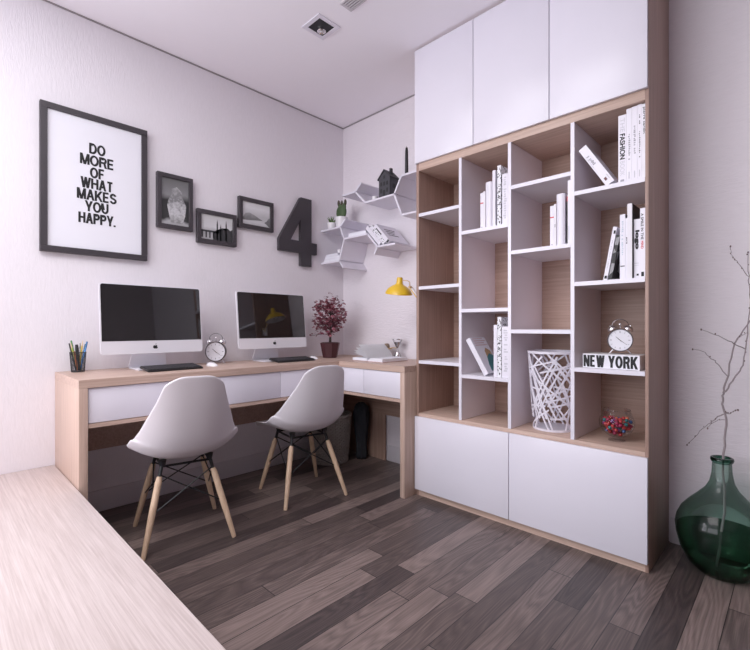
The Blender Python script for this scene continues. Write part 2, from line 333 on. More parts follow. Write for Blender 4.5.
struct(MB().box(XR-.03, XR, -4.5, -.75, 0, 2.2).build('trim_3', plain('dark_panelling', (.012, .011, .012), .6), smooth=0))
bl = MB().box(0, .012, -1.895, -.026, 0, .115, .003).build('baseboard_left', M_skirt); struct(bl)
bb = MB(); bb.box(.5, 1.060, -.013, 0, 0, .115, .003); bb.box(2.254, XR, -.013, 0, 0, .115, .003); struct(bb.build('baseboard_back', M_skirt))
struct(MB().box(0, .005, YN, 0, H-.008, H-.001).build('shadow_line_1', M_gap, smooth=0))  # grey strip painting the shadow line where wall meets ceiling
struct(MB().box(.005, 1.06, -.005, 0, H-.008, H-.001).build('shadow_line_2', M_gap, smooth=0))  # same painted shadow line along the back wall

# ceiling downlight and vent
t = thing('downlight', 'square recessed downlight with white rim in the ceiling above the desk', 'ceiling light', (.826, -.892, H-.004))
f = MB(); cx, cy, a, b = .826, -.892, .075, .051
for q in ((cx-a, cx+a, cy-a, cy-b), (cx-a, cx+a, cy+b, cy+a), (cx-a, cx-b, cy-b, cy+b), (cx+b, cx+a, cy-b, cy+b)): f.box(*q, H-.005, H, .001, 1)
f.build('rim', white_lac, t)
MB().box(cx-b, cx+b, cy-b, cy+b, H-.002, H-.0005).build('recess', black, t, smooth=0)
bz = MB(); bz.lathe([(.024, H-.003), (.024, H-.009), (.020, H-.012), (.014, H-.009), (.008, H-.006), (.0, H-.006)], (cx-.018, cy+.018, 0), 24); bz.build('reflector', chrome, t)
MB().ball((cx-.018, cy+.018, H-.008), .006, (1, 1, .6)).build('bulb', lampwhite, t)
t = thing('ceiling_vent', 'long slatted grey air vent in the ceiling near the tall cabinet', 'vent', (1.3, -.897, H-.004))
v = MB(); v.box(1.03, 1.62, -.934, -.926, H-.006, H); v.box(1.03, 1.62, -.868, -.860, H-.006, H); v.box(1.03, 1.045, -.926, -.868, H-.006, H); v.box(1.605, 1.62, -.926, -.868, H-.006, H)
v.build('frame', plain('vent_grey', (.55, .52, .55), .5), t)
MB().box(1.045, 1.605, -.926, -.868, H-.002, H-.0005).build('backing', plain('vent_dark', (.25, .23, .25), .7), t, smooth=0)
for k in range(4): MB().box(1.045, 1.605, -.919+k*.0135, -.913+k*.0135, H-.006, H-.002).build('slat', plain('vent_slat', (.60, .57, .60), .5), t, smooth=0)

# ------------------------------------------------------------------ bed / platform at lower left
L0 = -1.931
t = thing('platform_bench', 'wide pale oak platform with grooved grain in the lower left foreground', 'platform', (1.0, -2.9, 0))
MB().box(0.004, 2.05, -3.9, L0-.003, .253, .2935, .003).build('top_board', pale_x, t)
MB().box(0.02, 2.02, -3.88, L0-.03, 0, .253).build('base', okd_x, t, smooth=0)

# ------------------------------------------------------------------ desk
DZ = .757
t = thing('corner_desk', 'L-shaped oak desk with white drawer fronts along two walls', 'desk', (.3, -.9, 0))
XD, XE, YR = .4907, 1.0605, -.4737
wt = MB(); wt.box(.002, XD, L0, -.002, DZ-.036, DZ); wt.box(XD, XE, YR, -.002, DZ-.036, DZ)
bmesh.ops.delete(wt.bm, geom=[f for f in wt.bm.faces if abs(f.normal.x) > .9 and abs(f.calc_center_median().x-XD) < 1e-4 and f.calc_center_median().y > YR], context='FACES_ONLY')
wk_ = wt.build('worktop', oak_y, t, smooth=0); wk_.data.materials.append(oak_x)
for p_ in wk_.data.polygons:
    if p_.center.x+.3 > XD+.01: p_.material_index = 1
MB().box(.002, XD, L0, L0+.034, 0, DZ-.0365, .0015).build('side_panel', oak_z, t)
MB().box(XE-.034, XE, YR, -.002, 0, DZ-.0365, .0015).build('side_panel', oak_z, t)
zt, zb = DZ-.039, .566
for y0, y1 in ((L0+.037, -1.4105), (-1.4085, -.9215), (-.9195, YR-.004)):
    MB().box(XD-.026, XD-.008, y0, y1, zb, zt, .0015).build('drawer', white_lac, t)
for x0, x1 in ((XD-.004, .7175), (.7205, XE-.037)):
    MB().box(x0, x1, YR+.008, YR+.026, zb, zt, .0015).build('drawer', white_lac, t)
rl = MB(); rl.box(XD-.030, XD-.004, L0+.034, YR, zb-.020, zb-.003); rl.box(XD-.030, XE-.034, YR+.004, YR+.03, zb-.020, zb-.003); rl.build('rail', oak_y, t, smooth=0)
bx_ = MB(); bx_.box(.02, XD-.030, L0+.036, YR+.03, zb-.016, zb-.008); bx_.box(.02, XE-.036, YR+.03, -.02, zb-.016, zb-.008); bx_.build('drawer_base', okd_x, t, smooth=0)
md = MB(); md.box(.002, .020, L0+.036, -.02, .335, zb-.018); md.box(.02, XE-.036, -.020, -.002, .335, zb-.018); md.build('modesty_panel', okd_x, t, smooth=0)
MB().box(.02, .490, -.021, -.0145, 0, .335).build('rear_panel', okd_z, t, smooth=0)

# ------------------------------------------------------------------ tall bookcase
X0, X1, YF, YD, HT = 1.064, 2.2495, -.371, -.389, 2.592
t = thing('bookcase', 'tall oak bookcase with white cupboard doors above and below open shelves', 'bookcase', ((X0+X1)/2, -.19, 0))
MB().box(X0, X0+.018, YF, -.002, 0, H-.003, .001).build('side_panel', okside_z, t)
MB().box(X1-.0125, X1, YF, -.002, 0, H-.003, .001).build('side_panel', okside_z, t)
MB().box(X0+.018, X1-.0125, -.012, -.003, .06, HT).build('back_panel', okd_x, t, smooth=0)  # shade inside the case is put into the browner oak
MB().box(X0+.018, X1-.0125, YF, -.004, HT-.004, H-.003).build('top_panel', oak_x, t, smooth=0)
MB().box(X0+.018, X1-.0125, YF+.002, -.30, 0, .038).build('plinth', oak_x, t, smooth=0)
ZB, ZTOP = .4812, 1.895
MB().box(X0+.018, X1-.0125, YF, -.012, ZB-.022, ZB, .001).build('bottom_board', oak_x, t)
MB().box(X0+.018, X1-.0125, YF, -.012, ZTOP, 1.945, .001).build('upper_board', oak_x, t)
# white edged dividers with pale grey cheeks
DV = [(1.3593, 1.3757), (1.6448, 1.6612), (1.9465, 1.9628)]
for a, b in DV:
    d = MB().box(a, b, YF+.003, -.0125, ZB+.0005, ZTOP-.0005).build('divider', grey_side, t, smooth=0)
    MB().box(a, b, YF-.001, YF+.003, ZB+.0005, ZTOP-.0005).build('edge', white_lac, d, smooth=0)
CELL = [(X0+.0185, DV[0][0]), (DV[0][1], DV[1][0]), (DV[1][1], DV[2][0]), (DV[2][1], X1-.0130)]
SH = [(1.6445, 1.219, .7878), (1.497, 1.0795, .7275), (1.679, 1.3585, .9705), (1.5848, 1.1830, .8040)]
for (xa, xb), zs in zip(CELL, SH):
    for z in zs:
        s_ = MB().box(xa+.0004, xb-.0004, YF+.003, -.0125, z-.018, z).build('shelf', white_brd, t, smooth=0)
        MB().box(xa+.0004, xb-.0004, YF-.001, YF+.003, z-.018, z).build('edge', white_lac, s_, smooth=0)
xs = [X0, 1.4572, 1.8567, X1+.0005]
for a, b in zip(xs, xs[1:]): MB().box(a+.0020, b-.0020, YD, YF-.0015, 1.936, HT, .001).build('door', white_lac, t)
for a, b in ((X0, 1.6567), (1.6567, X1+.0005)): MB().box(a+.0018, b-.0018, YD, YF-.0015, .0385, .462, .001).build('door', white_lac, t)

# ------------------------------------------------------------------ framed pictures (left wall)
def picture(name, label, y0, y1, z0, z1, fw, dep, pm, gl=None, extra=None, inner=None):
    t = thing(name, label, 'picture', (0.0, (y0+y1)/2, z0), group=None)
    f = MB()
    for a in ((y0, y1, z0, z0+fw), (y0, y1, z1-fw, z1), (y0, y0+fw, z0+fw, z1-fw), (y1-fw, y1, z0+fw, z1-fw)): f.box(.001, dep, a[0], a[1], a[2], a[3], .0015, 1)
    f.build('frame', black_frame, t)
    p = MB().box(.001, dep-.010, y0+fw, y1-fw, z0+fw, z1-fw).build('print', pm, t, smooth=0)
    SHIFT[p.name] = Vector((0.0, (y0+y1)/2, z0))
    if extra: extra(p, t)
    return t
def poster_text(p, t):
    m = MB(); xx = .0212
    rows = [('DO', -1.7882, -1.7128, 1.919), ('MORE', -1.829, -1.6718, 1.8565), ('OF', -1.7848, -1.7157, 1.793), ('WHAT', -1.8257, -1.6763, 1.735), ('MAKES', -1.8424, -1.6592, 1.6745), ('YOU', -1.8067, -1.6983, 1.614), ('HAPPY.', -1.8357, -1.6644, 1.5515)]
    for s, a, b, z in rows: grotesque(m, s, (xx, (a+b)/2, z), (0, 1, 0), (0, 0, 1), b-a, .0565, .0104, .015)
    m.build('lettering', ink, p, smooth=0, recalc=False)
picture('framed_poster', 'large black-framed white poster of bold lettering, at the left end of the wall', -1.9953, -1.506, 1.3574, 2.0950, .030, .030, paper, extra=poster_text)
def leafy(p, t):   # a pale upright form against dark
    m = MB(); z0, z1, y = 1.5952, 1.86, -1.34
    pts = [(-.035, 0), (-.045, .05), (-.055, .10), (-.045, .14), (-.03, .165), (-.028, .20), (0, .215), (.03, .19), (.035, .15), (.055, .11), (.05, .05), (.035, 0)]
    m.prism(pts, (.0205, y, z0+.005), (0, 1, 0), (0, 0, 1), (1, 0, 0), .0008)
    m.build('figure', grad('pale_vase_tone', [(.0, .25), (.3, .55), (.6, .18), (1., .42)], 'Z', .03, .28, 60, .9), p, smooth=0)
picture('framed_photograph', 'upright black-framed grey photograph, nearest the large poster', -1.4528, -1.2457, 1.5630, 1.8842, .024, .030, grad('photo_tones_a', [(0, .30), (.14, .42), (.2, .03), (.5, .02), (.62, .22), (1, .10)], 'Z', 0.0, .32, 9, .25), extra=leafy)
def bridge(p, t):
    m = MB(); y0, y1, z0 = -1.1925, -.984, 1.531
    m.box(.0202, .0208, y0, y0+.12, z0+.048, z0+.060)
    for k in range(5): m.box(.0202, .0208, y0+.004+k*.024, y0+.013+k*.024, z0+.012, z0+.048)
    m.prism([(0, 0), (.13, 0), (.13, .085), (.115, .075), (.10, .088), (.08, .07), (.06, .085), (.04, .062), (.02, .066), (0, .05)], (.0202, y0+.078, z0), (0, 1, 0), (0, 0, 1), (1, 0, 0), .0006)
    for k, h in ((.105, .135), (.165, .138), (.128, .11)): m.prism([(-.005, 0), (.005, 0), (.004, h-.03), (0, h), (-.004, h-.03)], (.0202, y0+k, z0), (0, 1, 0), (0, 0, 1), (1, 0, 0), .0006)
    m.build('skyline', plain('skyline_tone', (.03, .03, .033), .5, noise=.5), p, smooth=0)
picture('framed_photograph', 'black-framed photograph of a bridge and dark skyline, lowest of the three small pictures', -1.2192, -.9573, 1.5068, 1.7152, .026, .030, grad('photo_tones_b', [(0, .12), (.2, .45), (.34, .35), (.5, .62), (1, .55)], 'Z', 0., .21, 14, .2), extra=bridge)
def misty(p, t):
    m = MB(); y0, z0 = -.912, 1.672
    m.prism([(0, .045), (.02, .075), (.05, .082), (.09, .068), (.125, .05), (.15, .042), (.09, .036), (.04, .030), (0, .028)], (.0202, y0+.003, z0), (0, 1, 0), (0, 0, 1), (1, 0, 0), .0006)
    m.prism([(.215, 0), (.215, .07), (.20, .066), (.185, .045), (.165, .03), (.18, .022), (.20, .006)], (.0202, y0, z0), (0, 1, 0), (0, 0, 1), (1, 0, 0), .0006)
    m.build('hills', grad('misty_tone', [(0, .10), (.5, .18), (1, .38)], 'Z', 0.02, .12, 40, .5), p, smooth=0)
picture('framed_photograph', 'black-framed photograph of pale misty water, beside the big numeral', -.9402, -.6767, 1.6456, 1.8513, .027, .030, grad('photo_tones_c', [(0, .30), (.25, .62), (.45, .5), (.7, .72), (1, .62)], 'Z', 0., .2, 12, .2), extra=misty)
# numeral 4
n4 = MB(); O = Vector((.002, -.632, 1.436))
out = [(.1825, 0), (.285, 0), (.285, .095), (.336, .095), (.336, .180), (.285, .180), (.285, .506), (.186, .506), (0, .182), (0, .095), (.1825, .095)]
hole = [(.098, .182), (.1875, .182), (.1875, .345)]
poly4 = [(.1825, 0), (.285, 0), (.285, .095), (.336, .095), (.336, .180), (.285, .180), (.285, .506), (.186, .506), (0, .182), (0, .095), (.1825, .095)]
ux, uy, un = Vector((0, 1, 0)), Vector((0, 0, 1)), Vector((1, 0, 0))
for pg in ([(0, .095), (.1875, .095), (.1875, .182), (0, .182)], [(0, .182), (.098, .182), (.1875, .345), (.1875, .506), (.186, .506)], [(.1875, 0), (.285, 0), (.285, .506), (.1875, .506)], [(.285, .095), (.336, .095), (.336, .18), (.285, .18)]):
    n4.prism(pg, O, ux, uy, un, .03)
bmesh.ops.remove_doubles(n4.bm, verts=n4.bm.verts, dist=.0004)
tag(n4.build('wall_numeral', black_frame, None, O, smooth=0), 'big charcoal numeral 4 mounted on the wall near the room corner', 'numeral')

# ------------------------------------------------------------------ computers
def apple_outline(s):
    pts = []
    import math as m_
    for k in range(40):
        a = 2*PI*k/40; r = .40+.035*m_.cos(2*a)
        x, y = r*m_.cos(a)*.98, r*m_.sin(a)*.95
        if y > 0: y -= .10*m_.exp(-(x/.12)**2)
        else: y += .06*m_.exp(-(x/.10)**2)
        d = m_.hypot(x-.47, y-.07)
        if d < .22: x = .47-.22*(0.47-x)/d; y = .07+.22*(y-.07)/d
        pts.append((x*s, y*s))
    return pts
def computer(name, label):
    t = thing(name, label, 'computer', (0, 0, 0), local=True, group='all-in-one computers on the desk')
    # local: +x faces the room, z up, origin on the desk under the middle of the foot
    W, HH, tilt = .517, .368, R(6.0)
    TM = Matrix.Translation((.125, 0, .086)) @ Matrix.Rotation(-tilt, 4, 'Y')
    def rr(w, h, r, n=6):
        p = []
        for cx_, cz_, a0 in ((w/2-r, h-r, 0), (-w/2+r, h-r, 90), (-w/2+r, r, 180), (w/2-r, r, 270)):
            for k in range(n+1): a = R(a0+90*k/n); p.append((cx_+r*math.cos(a), cz_+r*math.sin(a)))
        return p
    m = MB(); m.prism(rr(W, HH, .014), (-.012, 0, 0), (0, 1, 0), (0, 0, 1), (1, 0, 0), .012)
    bk = bmesh.new(); bmesh.ops.create_uvsphere(bk, u_segments=24, v_segments=12, radius=1)
    for v in bk.verts: v.co = Vector((-.012-.028*abs(v.co.x) if v.co.x < 0 else -.0121, v.co.y*W*.47, HH/2+v.co.z*HH*.46))
    m.merge(bk); m.bm.transform(TM); h = m.build('housing', alu, t)
    m = MB(); chin = .068; r = .010; w_, h_ = W-.012, HH-chin-.006
    p = [(-w_/2, chin), (w_/2, chin)]
    for cx_, a0 in ((w_/2-r, 0), (-w_/2+r, 90)):
        for k in range(6): a = R(a0+18*k); p.append((cx_+r*math.cos(a), chin+h_-r+r*math.sin(a)))
    m.prism(p, (.0002, 0, 0), (0, 1, 0), (0, 0, 1), (1, 0, 0), .0012); m.bm.transform(TM); m.build('screen', screen_m, h, smooth=0)
    m = MB(); m.prism(apple_outline(.030), (.0003, 0, .033), (0, 1, 0), (0, 0, 1), (1, 0, 0), .0006)
    m.prism([(.000, .0125), (.001, .016), (.005, .0185), (.0055, .0155), (.003, .0130)], (.0003, 0, .033), (0, 1, 0), (0, 0, 1), (1, 0, 0), .0006)
    m.bm.transform(TM); m.build('emblem', ink, h, smooth=0)
    # bent sheet stand
    prof = [(.165, .001), (.02, .001), (.012, .004), (.008, .012), (.030, .09), (.055, .18)]
    m = MB(); b = bmesh.new(); th = .006; A = []
    for i, (x, z) in enumerate(prof):
        q0 = prof[max(i-1, 0)]; q1 = prof[min(i+1, len(prof)-1)]; d = Vector((q1[0]-q0[0], 0, q1[1]-q0[1])).normalized(); nn = Vector((d.z, 0, -d.x))
        if nn.z < 0 or (abs(nn.z) < .3 and nn.x < 0): nn = -nn
        hw = .098 if z < .02 else .085
        A.append([b.verts.new(Vector((x, y, z))+nn*k) for y, k in ((-hw, 0), (hw, 0), (hw, th), (-hw, th))])
    for a, c in zip(A, A[1:]):
        for k in range(4): b.faces.new((a[k], a[(k+1) % 4], c[(k+1) % 4], c[k]))
    b.faces.new(A[0]); b.faces.new(A[-1][::-1]); m.merge(b); m.build('stand', alu, t, smooth=25)
    return t
c1 = computer('desktop_computer', 'silver all-in-one computer with black screen, nearest the pencil cup')
c1.location = (.07, -1.519, DZ)
dup(c1, (.07, -.773, DZ), 0, 'silver all-in-one computer reflecting the yellow lamp, nearest the maroon plant')
def keyboard():
    t = thing('keyboard', 'black computer keyboard under the screen nearest the pencil cup', 'keyboard', local=True, group='keyboards on the desk')
    MB().box(-.06, .06, -.141, .141, 0, .010, .003).build('base', black, t)
    k = MB()
    for r_ in range(6):
        n = 15
        for c_ in range(n):
            if r_ == 5 and 3 < c_ < 9: continue
            y = -.137+c_*.0183; x = -.055+r_*.0186; k.box(x, x+.0155, y, y+.0155, .010, .0135)
    k.box(-.055+5*.0186, -.055+5*.0186+.0155, -.137+4*.0183, -.137+9*.0183-.003, .010, .0135)
    k.build('keys', plain('key_black', (.02, .02, .023), .5), t, smooth=0)
    return t
kb = keyboard(); kb.location = (.305, -1.475, DZ+.0066); kb.rotation_euler = (0, R(6), R(2))
dup(kb, (.290, -.700, DZ+.0066), R(-3), 'black computer keyboard under the screen nearest the maroon plant').rotation_euler = (0, R(6), R(-3))
def mouse(label):
    t = thing('computer_mouse', label, 'mouse', local=True, group='white mice on the desk')
    b = bmesh.new(); bmesh.ops.create_uvsphere(b, u_segments=20, v_segments=12, radius=1)
    for v in b.verts: v.co = Vector((v.co.x*.055, v.co.y*.030, max(v.co.z, 0)*.024*(1-.25*v.co.x)))
    MB().merge(b).build('body', potw, t, smooth=60)
    MB().ball((.0, 0, .0235), .004, (1, 1, .5)).build('wheel', greyink, t)
    return t
ms = mouse('white computer mouse beside the alarm clock on the desk'); ms.location = (.24, -1.225, DZ); ms.rotation_euler = (0, 0, R(5)); ms.scale = (.86,)*3
dup(ms, (.215, -.470, DZ), R(-8), 'white computer mouse beside the maroon potted plant')

# ------------------------------------------------------------------ alarm clocks (face towards local +x)
chrome_d = plain('darkened_chrome', (.20, .18, .19), .22, metal=.9)  # dark reflections of the chrome body put into the colour; handle is dark too
def clock(label):
    t = thing('alarm_clock', label, 'clock', local=True, group='twin-bell alarm clocks')
    zc = .060; RY = Matrix.Rotation(PI/2, 4, 'Y')
    MB().lathe([(0, -.022), (.043, -.022), (.049, -.016), (.050, .012), (.0485, .0155), (.0455, .0155), (.0455, .012)], (0, 0, zc), 36, RY).build('body', chrome_d, t)
    f = MB().lathe([(0, .0122), (.0456, .0122)], (0, 0, zc), 36, RY).build('dial', paper, t)
    m = MB()
    for k in range(12):
        a = 2*PI*k/12; c, s = math.cos(a), math.sin(a); L_ = .008 if k % 3 == 0 else .0055; w_ = .0016 if k % 3 == 0 else .001
        r0 = .039-L_; pts = [(r0, -w_), (r0+L_, -w_), (r0+L_, w_), (r0, w_)]
        m.prism([(p[0]*s-p[1]*c, p[0]*c+p[1]*s) for p in pts], (.0124, 0, zc), (0, 1, 0), (0, 0, 1), (1, 0, 0), .0003)
    m.build('hour_marks', greyink, f, smooth=0)
    for nm, a, L_, w_ in (('minute_hand', R(127), .034, .0011), ('hour_hand', R(-47), .022, .0015)):
        s, c = math.sin(a), math.cos(a); pts = [(-.008, -w_), (L_, -w_*.4), (L_, w_*.4), (-.008, w_)]
        MB().prism([(p[0]*s-p[1]*c, p[0]*c+p[1]*s) for p in pts], (.0132, 0, zc), (0, 1, 0), (0, 0, 1), (1, 0, 0), .0006).build(nm, ink, f, smooth=0)
    for sy in (-1, 1):
        M = Matrix.Rotation(-sy*R(30), 4, 'X')
        MB().lathe([(.0195, 0), (.0195, .003), (.017, .011), (.010, .016), (.003, .018), (.003, .021), (0, .021)], (0, sy*.029, zc+.045), 20, M).build('bell', chrome, t)
        MB().cone((0, sy*.027, zc-.041), (.004, sy*.043, .0), .003, .0022, 8).build('foot', chrome, t)
    h = MB(); h.tube([(-.002, .030*math.cos(a)*1.05, zc+.063+.027*math.sin(a)) for a in [PI*k/12 for k in range(13)]], .0012, 6); h.build('handle', chrome_d, t)
    h = MB(); h.cone((0, 0, zc+.049), (0, 0, zc+.068), .0016, n=6); h.ball((0, 0, zc+.069), .0045, (1, 1.5, 1), 8, 6); h.build('hammer', chrome, t)
    return t
ck = clock('chrome twin-bell alarm clock standing on top of the lettered box in the bookcase'); ck.location = (2.121, -.275, .8665); ck.rotation_euler = (0, 0, R(-78))
dup(ck, (.095, -1.132, DZ), R(-38), 'chrome twin-bell alarm clock on the desk between the two computers', scale=1.24)

# ------------------------------------------------------------------ pencil cup
pc = (.075, -1.8485, DZ)
t = thing('pencil_cup', 'black wire mesh pencil cup at the left end of the desk', 'pencil cup', pc)
def cup_r(z): return .028+.007*z/.098
g = MB(); n = 30
for k in range(n):
    a = 2*PI*k/n; g.cone((pc[0]+cup_r(0)*math.cos(a), pc[1]+cup_r(0)*math.sin(a), DZ+.003), (pc[0]+cup_r(.098)*math.cos(a), pc[1]+cup_r(.098)*math.sin(a), DZ+.098), .00105, n=4)
for j in range(1, 17):
    z = j*.0058; r_ = cup_r(z); g.tube([(pc[0]+r_*math.cos(2*PI*k/24), pc[1]+r_*math.sin(2*PI*k/24), DZ+z) for k in range(25)], .00095, 4)
g.build('wire_mesh', black, t)
rm = MB(); rm.tube([(pc[0]+.0352*math.cos(2*PI*k/24), pc[1]+.0352*math.sin(2*PI*k/24), DZ+.099) for k in range(25)], .0018, 6); rm.build('rim', black, t)
MB().lathe([(0, 0), (.029, 0), (.0295, .005), (0, .005)], pc, 24).build('base', black, t)
pens = [('pen', 'black pen leaning out of the left side of the pencil cup', (.01, -.012), (.005, -.046), .145, .0036, (.012, .012, .014), 'b'),
        ('pencil', 'yellow-green pencil leaning left in the pencil cup', (-.008, -.006), (.012, -.033), .150, .0036, (.42, .50, .10), 'y'),
        ('pen', 'bright green pen standing in the left of the pencil cup', (-.012, .000), (-.014, -.026), .158, .0040, (.10, .42, .10), 'g'),
        ('pen', 'orange pen low inside the left of the pencil cup', (.010, -.004), (.022, -.020), .105, .0042, (.60, .17, .03), 'o'),
        ('marker', 'thick black marker standing in the middle of the pencil cup', (.008, .002), (.010, -.008), .138, .0078, (.012, .012, .014), 'm'),
        ('pen', 'white pen with black dots in the pencil cup', (-.006, .008), (-.004, .010), .145, .0042, (.75, .75, .78), 'w'),
        ('pencil', 'ochre yellow pencil standing right of the marker in the pencil cup', (.004, .004), (.012, .019), .160, .0040, (.62, .46, .08), 'y'),
        ('pen', 'sky blue pen leaning right in the pencil cup', (.006, .010), (.008, .039), .152, .0046, (.10, .30, .70), 'u'),
        ('pen', 'dark teal pen at the right edge of the pencil cup', (-.008, .014), (-.012, .044), .140, .0040, (.02, .16, .12), 'k'),
        ('pencil', 'lemon yellow pencil leaning furthest right in the pencil cup', (-.004, .016), (-.004, .048), .155, .0030, (.75, .70, .15), 'l')]
for i, (nm, lab, a, b, h, r_, c, k) in enumerate(pens):
    # bottom rests on the cup base, upper part inside the rim
    k_ = min(1, .030/max(math.hypot(*b), 1e-6)); top = Vector((b[0], b[1], h)); bot = Vector((a[0]*.8, a[1]*.8, .0065+r_*.3))
    s_ = (.099-bot.z)/(top.z-bot.z); q = Vector((bot.x+(top.x-bot.x)*s_, bot.y+(top.y-bot.y)*s_)); lim = .0325-r_
    if q.length > lim: sc_ = lim/q.length; top = Vector((bot.x+(q.x*sc_-bot.x)/s_, bot.y+(q.y*sc_-bot.y)/s_, h))
    d = (top-bot); P0 = Vector(pc)
    t = thing(nm, lab, 'pen' if nm != 'pencil' else 'pencil', P0+bot, group='pens and pencils in the cup')
    MB().cone(P0+bot, P0+bot+d*.80, r_, n=10).build('barrel', plain('barrel_'+nm, c, .4), t)
    m2 = plain('cap_'+nm, tuple(min(1, x*.6+.01) for x in c) if nm != 'pencil' else (.65, .48, .30), .4)
    MB().cone(P0+bot+d*.80, P0+bot+d, r_*1.08 if nm != 'pencil' else r_, r_*.85 if nm != 'pencil' else .0006, n=10).build('cap' if nm != 'pencil' else 'tip', m2, t)

# ------------------------------------------------------------------ maroon tree
pt = Vector((.200, -.306, DZ+.0))
t = thing('potted_tree', 'small maroon-leaved tree in a dark red pot at the desk corner', 'plant', pt)
ptp = MB(); n = 6
ptp.lathe([(0, 0), (.050, 0), (.054, .004), (.072, .098), (.074, .108), (.066, .112), (.062, .104), (0, .100)], pt, 8, Matrix.Rotation(.3, 4, 'Z')); ptp.build('pot', maroon, t, smooth=25)
MB().lathe([(0, .112), (.03, .108), (.062, .104)], pt, 16).build('soil', barkm, t)
tr = MB(); top = pt+Vector((0, 0, .20)); tr.tube([pt+Vector((0, 0, .10)), pt+Vector((.006, -.004, .14)), pt+Vector((-.002, .006, .18)), pt+Vector((0, .004, .25)), pt+Vector((.004, 0, .36))], [.011, .009, .008, .006, .002], 8)
rnd = random.Random(3); tips = []
for k in range(26):
    a = rnd.uniform(0, 2*PI); z0 = rnd.uniform(.16, .34); el = rnd.uniform(-.1, .9); L_ = rnd.uniform(.08, .155)*(1.0 if z0 < .3 else .8)
    p0 = pt+Vector((0, .002, z0)); d = Vector((math.cos(a)*math.cos(el), math.sin(a)*math.cos(el), math.sin(el)))
    p1 = p0+d*L_*.5+Vector((0, 0, .008)); p2 = p0+d*L_; tr.tube([p0, p1, p2], [.0035, .0025, .001], 5); tips += [p1, p2, (p1+p2)/2]
tr.build('trunk', barkm, t)
lf = {0: MB(), 1: MB()}; cen = pt+Vector((0, 0, .325))
def leaf(mb, c, s, rn):
    q = Matrix.Rotation(rn.uniform(0, 6.3), 3, 'Z') @ Matrix.Rotation(rn.uniform(-.9, .9), 3, 'X') @ Matrix.Rotation(rn.uniform(-.7, .7), 3, 'Y')
    pts = [(0, -.9), (.25, -.35), (.9, -.45), (.5, .05), (.75, .65), (.22, .42), (0, 1.1), (-.22, .42), (-.75, .65), (-.5, .05), (-.9, -.45), (-.25, -.35)]
    mb.poly([c+q @ Vector((x*s, y*s, -.12*s*abs(x))) for x, y in pts])
cnt = 0
while cnt < 900:
    if rnd.random() < .6: c = rnd.choice(tips)+Vector((rnd.gauss(0, .018), rnd.gauss(0, .018), rnd.gauss(0, .014)))
    else:
        v_ = Vector((rnd.gauss(0, 1), rnd.gauss(0, 1), rnd.gauss(0, 1))).normalized()*rnd.uniform(.5, 1); c = cen+Vector((v_.x*.135, v_.y*.135, v_.z*.150))
    if c.x < .03 or c.y > -.03 or c.z > DZ+.50 or c.z < DZ+.16: continue
    leaf(lf[0 if rnd.random() < .68 else 1], c, rnd.uniform(.011, .018), rnd); cnt += 1
lf[0].build('dark_foliage', leafm, t, smooth=0, recalc=False); lf[1].build('rosy_foliage', leafp, t, smooth=0, recalc=False)

# ------------------------------------------------------------------ open book, hourglass, brass piece
page_w = plain('brightened_page', (.94, .94, .96), .7, noise=.005)  # whiter than the paper: light on the raised pages put into the colour
bk0 = Vector((.665, -.26, DZ))
t = thing('open_book', 'open white book with fanned pages lying on the desk', 'book', bk0)
MB().box(.520, .805, -.385, -.135, DZ, DZ+.004, .001).build('cover', plain('open_cover', (.45, .30, .28), .6), t)
rb = MB(); b = bmesh.new(); A = []
for i in range(10):
    u = i/9; x = .668+u*.132; z = DZ+.004+.022*(math.sin(min(1, u*4)*PI/2))*(1-.15*u); A.append((x, z))
secs = [b.verts.new((x, -.382, z)) for x, z in A]+[]; bot = [b.verts.new((x, -.382, DZ+.004)) for x, z in A]
secs2 = [b.verts.new((x, -.138, z)) for x, z in A]; bot2 = [b.verts.new((x, -.138, DZ+.004)) for x, z in A]
for i in range(9):
    b.faces.new((secs[i], secs[i+1], secs2[i+1], secs2[i])); b.faces.new((bot[i], bot[i+1], secs[i+1], secs[i])); b.faces.new((bot2[i], secs2[i], secs2[i+1], bot2[i+1])); b.faces.new((bot[i], bot2[i], bot2[i+1], bot[i+1]))
b.faces.new((bot[-1], bot2[-1], secs2[-1], secs[-1])); rb.merge(b); rb.build('right_pages', paper, t)
MB().box(.525, .664, -.382, -.138, DZ+.004, DZ+.022, .002).build('left_pages', paper, t)
for j, (dx, dz) in enumerate(((-.083, .086), (-.112, .066), (-.128, .048), (-.134, .034))):
    pg = MB(); N_ = 8; b = bmesh.new(); r0 = []; r1 = []
    for i in range(N_+1):
        u = i/N_; x = .667+dx*u; z = DZ+.022+dz*(u**.7 if j == 0 else u**.85)
        r0.append(b.verts.new((x, -.383, z))); r1.append(b.verts.new((x, -.138, z)))
    for i in range(N_): b.faces.new((r0[i], r0[i+1], r1[i+1], r1[i]))
    bmesh.ops.solidify(b, geom=b.faces[:], thickness=.0012 if j else .004)
    pg.merge(b).build('fanned_page', page_w, t)
